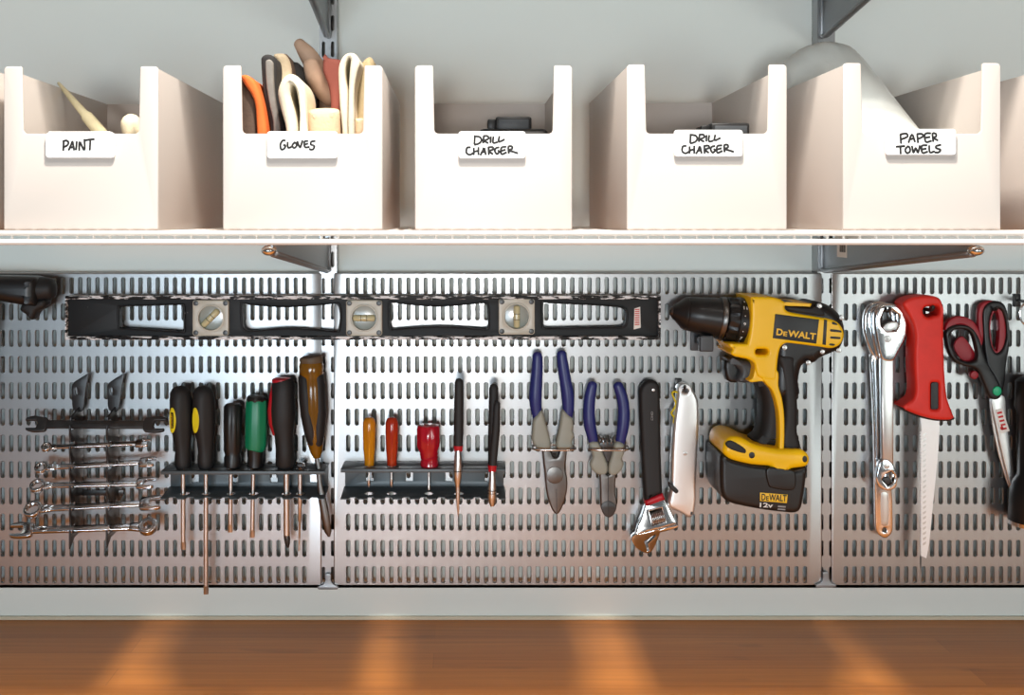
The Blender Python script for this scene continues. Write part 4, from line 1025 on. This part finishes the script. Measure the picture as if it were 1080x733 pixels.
# grip
MB().px([cat(d4([(236, 82), (262, 110), (282, 170), (286, 230), (282, 290), (268, 340), (240, 372), (300, 402), (352, 410), (460, 414), (448, 370), (444, 300), (448, 230), (444, 150), (440, 60), (430, -10), (360, -10), (300, 60)]), 4)], YF+0.014, YB-0.012, 0.012, 4).build('grip', 'black_rubber', o)
MB().px([cat(d4([(352, -20), (362, 40), (374, 130), (380, 250), (370, 400), (452, 404), (440, 330), (440, 240), (438, 150), (430, 40), (424, -20)]), 4)], YF+0.003, YF+0.02, 0.006, 4).build('grip_overmould', 'black_rubber', o)
MB().px([cat(d5([(372, 424), (440, 432), (500, 446), (520, 480), (514, 530), (498, 560), (440, 560), (418, 548), (440, 500), (410, 462), (370, 440)]), 4)], YF+0.018, YB-0.018, 0.006, 4).build('trigger', 'grey_plastic', o)
MB().px([cat(d5([(350, 440), (420, 440), (440, 500), (430, 555), (366, 548)]), 3)], YF+0.028, YB-0.02, 0.004, 3).build('direction_switch', 'black_plastic', o)
# base and battery
MB().px([cat(d4([(100, 400), (112, 368), (140, 350), (188, 356), (250, 386), (350, 406), (455, 410), (486, 428), (496, 456), (480, 486), (412, 498), (406, 522, 1), (318, 512, 1), (314, 486), (230, 478), (140, 456), (104, 428)]), 4)], YF-0.006, YB+0.001, 0.007, 4).build('foot', 'yellow', o)
ft = o.children[-1]
MB().px([cat(d4([(112, 378), (134, 366), (172, 384), (202, 408), (196, 424), (150, 412), (118, 396)]), 4)], YF-0.0068, YF, 0.001).build('side_pad', 'black_rubber', o)
MB().px([ell(*d4([(229, 432)])[0], 3.2, 3.4, 16)], YF-0.0064, YF, 0.0003).px([ell(*d4([(470, 450)])[0], 2.6, 3.4, 16)], YF-0.0064, YF, 0.0003).build('screw_hole', 'black_plastic', o)
bt = MB().px([cat(d4([(88, 440), (100, 430), (140, 452), (230, 474), (318, 484), (410, 500), (478, 486), (480, 530), (472, 600), (458, 672), (440, 694), (410, 698), (300, 686), (170, 662), (112, 640), (90, 600), (86, 520)]), 4)], YF-0.004, YB+0.002, 0.006, 4).build('battery', 'black_plastic', o)
MB().px([cat(d4([(300, 490), (415, 500), (430, 520), (420, 590), (330, 585), (306, 570)]), 4)], YF-0.0062, YF, 0.002, 3).build('battery_latch', 'black_plastic', bt)
uu = Vector((1, 0, -0.055)).normalized(); vv = Vector((0.055, 0, 1)).normalized(); k4 = sc(YF-0.005)/4.314
MB().px([d4([(266, 602), (392, 612), (388, 650), (266, 640)])], YF-0.0046, YF-0.003, 0.0003).build('badge', 'yellow_print', bt)
pp = W(*d4([(272, 637)])[0], YF-0.0049)
MB().text('D', pp, uu, vv, 30*k4, 0.0004, 0.02, 18*k4).text('E', pp+uu*21*k4, uu, vv, 20*k4, 0.0004, 0.02, 12*k4).text('WALT', pp+uu*34*k4, uu, vv, 30*k4, 0.0004, 0.02, 80*k4).build('lettering', 'black_plastic', bt)
MB().text('12v', W(*d4([(264, 668)])[0], YF-0.0043), uu, vv, 21*k4, 0.0004, 0.02, 60*k4).build('voltage_lettering', 'white_print', bt)
b = MB().px([d4([(348, 661), (383, 664), (382, 671), (347, 668)])], YF-0.0043, YF-0.003, 0).px([d4([(347, 674), (382, 677), (381, 683), (346, 680)])], YF-0.0043, YF-0.003, 0)
b.build('battery_mark', 'grey_print', bt)
finish(o)
# its holder
o = thing('drill_hook', 'dark grey hook block under the chuck of the yellow drill', 'hook')
c0 = W(745, 362, -0.05)
MB().px([rrect(*d5([(206, 292)])[0], *d5([(286, 384)])[0], 2)], -0.060, -0.050, 0.002, 3).build('block', 'grey_plastic', o)
z = W(745, 358, -0.055).z
MB().box(c0.x-0.0035, c0.x+0.0035, -0.055, -0.001, z-0.010, z-0.002, 0.001).build('arm', 'grey_plastic', o)
MB().box(c0.x-0.008, c0.x+0.008, -0.003, -0.0008, z-0.020, z+0.006, 0.001).build('base_plate', 'grey_plastic', o)
finish(o)

# ------------------------------------------------------------------ self adjusting wrenches
r_ = cr(900, 300, 4.58); r2 = cr(900, 440, 4.58)
GR = 'long chrome self adjusting wrenches'
YR = -0.014
o = thing('self_adjusting_wrench', 'long chrome wrench at the back of the pair beside the red saw', 'wrench', GR)
MB().px([cat(r_([(52, 190), (64, 120), (100, 86), (150, 84), (200, 110), (215, 180), (205, 260), (165, 330), (120, 368), (88, 330), (62, 260)]), 4), cat(r_([(110, 140), (170, 118), (190, 180), (150, 230), (105, 200)]), 1)], YR, YR+0.008, 0.002, 3).build('head', 'chrome', o)
tail = [(x/4.58 + 900, y/4.58 + 440) for x, y in [(108, 345), (108, 520)]]
MB().px([cat([(900+84/4.58, 300+340/4.58, 1), (900+132/4.58, 300+340/4.58, 1), (900+150/4.58, 440+10/4.58), (900+186/4.58, 440+330/4.58), (900+192/4.58, 440+520/4.58), (900+186/4.58, 440+560/4.58), (900+160/4.58, 440+584/4.58), (900+132/4.58, 440+576/4.58), (900+112/4.58, 440+548/4.58), (900+108/4.58, 440+480/4.58), (900+106/4.58, 440+300/4.58), (900+100/4.58, 440+10/4.58)], 4), ell(*r2([(152, 545)])[0], 2.0, 2.2, 14)], YR+0.0005, YR+0.0075, 0.0016, 3).build('shank', 'chrome', o)
MB().px([cat(r2([(134, 372), (150, 362), (168, 372), (172, 460), (168, 516), (152, 526), (136, 516), (132, 440)]), 4)], YR+0.0001, YR+0.003, 0.0004).build('recessed_panel', 'satin', o)
finish(o)
YR2 = -0.027
o = thing('self_adjusting_wrench', 'chrome wrench in front of the pair with angular opening and small lower jaw', 'wrench', GR)
MB().px([cat(r_([(106, 190), (112, 135), (135, 105), (175, 92), (225, 108), (256, 150), (262, 200), (252, 262), (222, 320), (196, 366), (166, 372), (138, 356), (122, 290)]), 4), r_([(134, 168), (150, 128), (188, 122), (222, 146), (226, 186), (204, 226), (160, 226), (136, 200)])], YR2, YR2+0.010, 0.002, 3).build('head', 'chrome', o)
MB().px([cat(r_([(142, 214), (160, 188), (195, 178), (218, 186), (212, 212), (186, 226), (156, 230)]), 3)], YR2+0.002, YR2+0.008, 0.001).build('movable_jaw', 'satin', o)
MB().disc(*r_([(169, 263)])[0], 4.0, YR2-0.0010, YR2+0.002, 0.0006).disc(*r_([(169, 263)])[0], 1.6, YR2-0.0016, YR2, 0.0003).build('pivot', 'satin', o)
MB().px([[r_([(136, 350)])[0], r_([(196, 350)])[0], r2([(194, 260)])[0], r2([(142, 260)])[0]]], YR2+0.001, YR2+0.009, 0.0014, 2).build('shank', 'satin', o)
MB().px([cat(r2([(112, 302), (116, 262), (130, 216), (158, 202), (188, 222), (208, 262), (216, 302), (204, 342), (164, 356), (126, 338)]), 4), r2([(140, 300), (158, 276), (184, 262), (202, 284), (196, 314), (168, 336)])], YR2, YR2+0.009, 0.0016, 3).build('small_head', 'chrome', o)
MB().px([cat(r2([(148, 296), (170, 290), (186, 308), (168, 328), (152, 318)]), 2)], YR2+0.002, YR2+0.007, 0.0008).build('movable_jaw', 'black_oxide', o)
MB().disc(*r2([(163, 236)])[0], 3.0, YR2-0.0008, YR2+0.002, 0.0005).build('pivot', 'satin', o)
finish(o)
peg(*r_([(176, 132)])[0], -0.034, 'hook through the openings of the long chrome wrenches', 0.002, 0.004)

# ------------------------------------------------------------------ saw
o = thing('jab_saw', 'red handled jab saw with a pointed toothed blade hanging down', 'saw')
YS = -0.040
MB().px([cat(r_([(243, 98), (262, 74), (300, 60), (360, 54), (405, 60), (430, 82), (440, 140), (440, 240), (442, 340), (446, 440), (456, 540), (474, 600), (492, 644, 1), (470, 656), (400, 654), (320, 634), (262, 610), (240, 592, 1), (268, 572), (294, 552), (304, 510), (300, 430), (298, 330), (302, 250), (290, 190), (266, 140)]), 4), cat(r_([(340, 130), (348, 112), (368, 108), (404, 104), (418, 118), (414, 146), (390, 152), (368, 160), (348, 150)]), 3), rrect(*r_([(378, 474)])[0], *r_([(418, 606)])[0], 2.4)], YS, YS+0.030, 0.0042, 5).build('handle', 'red', o)
h = o.children[0]
MB().px([rrect(*r_([(376, 472)])[0], *r_([(420, 608)])[0], 2.6)], YS+0.004, YS+0.006, 0.0005).build('slot_liner', 'black_plastic', h)
MB().px([cat(r_([(242, 590, 1), (320, 622), (400, 644), (490, 640, 1), (490, 652), (470, 660), (400, 660), (318, 642), (258, 616), (240, 600)]), 3)], YS+0.004, YS+0.026, 0.002).build('guard_rim', 'black_plastic', h)
bl = [(326, -8, 1), (416, -8, 1), (412, 120), (400, 260), (384, 420), (366, 600), (352, 680, 1), (326, 668, 1)]
outl = cat(r2(bl), 4)
teeth = []
for i in range(46):
    y = 660 - i*13.0; teeth += r2([(324, y), (332, y-6.5)])
MB().px([outl + teeth], YS+0.0135, YS+0.0155, 0.0003).build('blade', 'blade_white', o)
b = MB()
for i in range(22):
    y = 85 + i*25; q = r2([(336, y), (352, y-9), (350, y+2), (338, y+10)]); b.px([q], YS+0.0131, YS+0.014, 0)
b.build('ground_teeth', 'satin', o)
finish(o)
peg(*r_([(384, 126)])[0], -0.046, 'hook in the hole at the top of the red saw handle', 0.0024, 0.004)

# ------------------------------------------------------------------ scissors
c_ = cr(980, 300, 3.66)
YX = -0.024
o = thing('scissors', 'black and dark red scissors with a green pivot hanging at the right', 'scissors')
lh = cat(c_([(80, 208), (96, 180), (130, 172), (165, 190), (182, 240), (186, 285), (160, 300), (122, 290), (92, 260)]), 4)
MB().px([cat(c_([(64, 190), (84, 164), (120, 156), (164, 166), (196, 210), (222, 290), (262, 360), (282, 405), (280, 432), (262, 446), (236, 436), (212, 380), (186, 330), (140, 316), (104, 300), (78, 260)]), 4), lh], YX, YX+0.010, 0.003, 3).build('handle', 'black_plastic', o)
MB().px([cat(c_([(62, 176), (74, 142), (104, 124), (142, 126), (176, 146), (200, 190), (208, 230), (186, 240), (170, 190), (140, 160), (106, 158), (80, 180)]), 4)], YX+0.003, YX+0.013, 0.002, 3).px([cat(c_([(96, 236), (130, 200), (176, 260), (184, 288), (160, 298), (124, 288)]), 3)], YX+0.009, YX+0.013, 0.001).px([ell(*c_([(176, 350)])[0], 4.2, 4.4, 14)], YX+0.003, YX+0.010, 0.001).build('red_inner_grip', 'scissor_red', o)
rh = cat(c_([(236, 150), (244, 110), (262, 94), (284, 104), (298, 150), (300, 200), (288, 246), (264, 266), (246, 240), (238, 200)]), 4)
MB().px([cat(c_([(208, 120), (216, 86), (244, 66), (284, 70), (304, 104), (310, 170), (312, 240), (302, 300), (296, 370), (284, 420), (262, 444), (240, 420), (228, 330), (214, 240)]), 4), rh], YX+0.010, YX+0.020, 0.003, 3).build('handle', 'black_plastic', o)
rh2 = cat(c_([(238, 160), (246, 120), (262, 102), (270, 130), (272, 180), (268, 230), (262, 258), (248, 240), (240, 200)]), 4)
MB().px([cat(c_([(234, 140), (250, 92), (268, 86), (292, 100), (304, 150), (304, 210), (290, 252), (262, 272), (244, 250), (234, 200)]), 4), rh2], YX+0.013, YX+0.022, 0.001, 2).px([cat(c_([(190, 110), (204, 74), (236, 62), (250, 68), (222, 82), (210, 120), (214, 190), (204, 230), (192, 180)]), 4)], YX+0.012, YX+0.021, 0.002, 2).build('red_inner_grip', 'scissor_red', o)
b1 = cr(1000, 430, 5.236)
MB().px([cat(b1([(240, -60), (312, -60), (322, 60), (346, 220), (368, 380), (378, 470), (372, 488, 1), (352, 460), (310, 300), (262, 80)]), 3)], YX+0.004, YX+0.0062, 0.0006).build('blade', 'satin', o)
MB().px([cat(b1([(232, -60), (262, -60), (262, 30), (280, 160), (330, 370), (362, 486, 1), (330, 420), (280, 260), (244, 80)]), 3)], YX+0.007, YX+0.0092, 0.0006).build('blade', 'satin', o)
MB().px([ell(*c_([(264, 412)])[0], 4.6, 5.0, 18)], YX-0.002, YX+0.010, 0.001).build('pivot', 'green_cap', o)
stk = MB().px([cat(b1([(262, 12), (300, 4), (340, 128), (290, 146)]), 1)], YX+0.0034, YX+0.0042, 0.0001).build('sticker', 'sticker', o)
b = MB()
for i in range(5):
    x, y = 268 + i*6.5, 26 + i*22
    b.px([b1([(x+2, y), (x+28, y-6), (x+31, y+4), (x+5, y+10)])], YX+0.0031, YX+0.0036, 0)
b.px([ell(*b1([(297, 112)])[0], 1.7, 2.2, 10)], YX+0.0031, YX+0.0036, 0)
b.build('sticker_print', 'red_print', stk)
finish(o)
peg(*c_([(262, 100)])[0], -0.022, 'hook holding the right loop of the scissors', 0.0018, 0.003)

# ------------------------------------------------------------------ things cut by the edges of the photo
o = thing('flashlight', 'black tool with a steel ring, cut off by the right edge of the photo', 'flashlight')
cx = 1091
yy = -0.030
MB().rows([(cx, 398, 12), (cx, 402, 18), (cx, 430, 19), (cx, 436, 17), (cx, 500, 17), (cx, 508, 21), (cx, 520, 24), (cx, 545, 25), (cx, 553, 24)], yy, 28, flutes(14, 0.05, 3, 4)).build('body', 'black_plastic', o)
MB().rows([(cx, 549, 25.6), (cx, 553, 25.6)], yy, 28).build('bezel', 'chrome', o)
MB().rows([(cx, 384, 3), (cx, 399, 4)], yy, 10).build('lanyard_post', 'black_plastic', o)
pts = [W(1088 + 12.5*math.cos(2*PI*i/40), 331 + 14*math.sin(2*PI*i/40), yy) for i in range(41)]
MB().tube(pts, 0.0011, 8, False).build('ring', 'wire', o)
pts = [W(1088 + 2*math.sin(i*0.8), 345 + i*5, yy) for i in range(9)]
MB().tube(pts, 0.0012, 8).build('cord', 'black_rubber', o)
finish(o)
peg(1088, 319, -0.034, 'hook carrying the steel ring at the right edge of the photo', 0.0018, 0.003)

e_ = cr(0, 280, 9.16)
o = thing('glue_gun', 'black tool with a blunt nose, cut off by the left edge of the photo', 'glue gun')
MB().px([cat(e_([(-700, 110), (-300, 104), (100, 106), (280, 112), (330, 140), (330, 330), (320, 400), (200, 390), (60, 370), (-60, 350), (-200, 380), (-700, 380)]), 4)], -0.055, -0.012, 0.012, 4).build('body', 'black_plastic', o)
P = [W(*e_([q])[0], -0.034) for q in [(300, 235), (420, 228), (470, 225), (500, 224)]]
MB().tube(P, [0.0155, 0.0145, 0.0135, 0.0125], 20, True, None, 0.4).build('nose', 'black_rubber', o)
MB().px([cat(e_([(220, 360), (330, 340), (420, 330), (432, 380), (400, 420), (345, 450), (310, 520), (280, 525), (240, 480), (180, 430)]), 4)], -0.046, -0.022, 0.006, 4).build('trigger', 'black_rubber', o)
MB().px([cat(e_([(-560, 360), (-200, 360), (-160, 500), (-230, 900), (-250, 1300), (-540, 1300), (-580, 900)]), 4)], -0.052, -0.014, 0.012, 4).build('grip', 'black_plastic', o)
finish(o)

for o in ALL: finish(o)
for o in list(bpy.data.objects):
    if '_done' in o.keys(): del o['_done']

# ------------------------------------------------------------------ light
def area(name, loc, target, size, power, col, size_y=None, spread=None):
    l = bpy.data.lights.new(name, 'AREA'); l.energy = power; l.color = col
    l.shape = 'RECTANGLE' if size_y else 'DISK'; l.size = size
    if size_y: l.size_y = size_y
    if spread: l.spread = math.radians(spread)
    o = bpy.data.objects.new(name, l); COL.objects.link(o); o.location = loc
    d = Vector(target) - Vector(loc); o.rotation_euler = d.to_track_quat('-Z', 'Y').to_euler()
    return o
area('front_light', (-0.75, -3.9, 0.98), (-0.3, 0, 1.1), 1.0, 27, (0.68, 0.86, 1.0), 0.85)  # cool window, inferred from the bluish reflection in the boards
area('front_light', (2.2, -3.7, 1.0), (0.3, 0, 1.15), 1.0, 16, (0.92, 1.0, 0.97), 0.9)  # fill added to brighten the right board, no window known there
area('room_lamp', (-0.1, -3.4, 1.16), (0.1, 0, 1.15), 0.32, 20, (1.0, 0.98, 0.95))
area('overhead_light', (0.02, -0.82, 2.5), (0.02, -0.15, 0.9), 0.10, 27, (1.0, 0.93, 0.84))  # ceiling lamp, inferred from the stripes of light on the worktop
area('overhead_light', (0.1, -1.15, 2.5), (0.1, -0.2, 0.9), 0.7, 9, (1.0, 0.95, 0.88), 0.3)  # broad unseen fill, added to light the worktop between the stripes
w = bpy.data.worlds.new('world'); S.world = w; w.use_nodes = True
w.node_tree.nodes['Background'].inputs['Color'].default_value = (0.90, 0.95, 1.0, 1)
w.node_tree.nodes['Background'].inputs['Strength'].default_value = 0.085

# ------------------------------------------------------------------ camera
cam = bpy.data.cameras.new('camera'); co = bpy.data.objects.new('camera', cam); COL.objects.link(co)
co.location = (0, -D, EZ); co.rotation_euler = (PI/2, 0, 0)
cam.sensor_width = 36; cam.sensor_fit = 'HORIZONTAL'; cam.lens = 36*F/1080
cam.shift_x = (540-VX)/1080; cam.shift_y = -(366.5-VY)/1080
cam.clip_start = 0.02
S.camera = co
v = S.view_settings; v.view_transform = 'Standard'; v.look = 'None'; v.gamma = 1; v.use_curve_mapping = False; v.exposure = 0.27
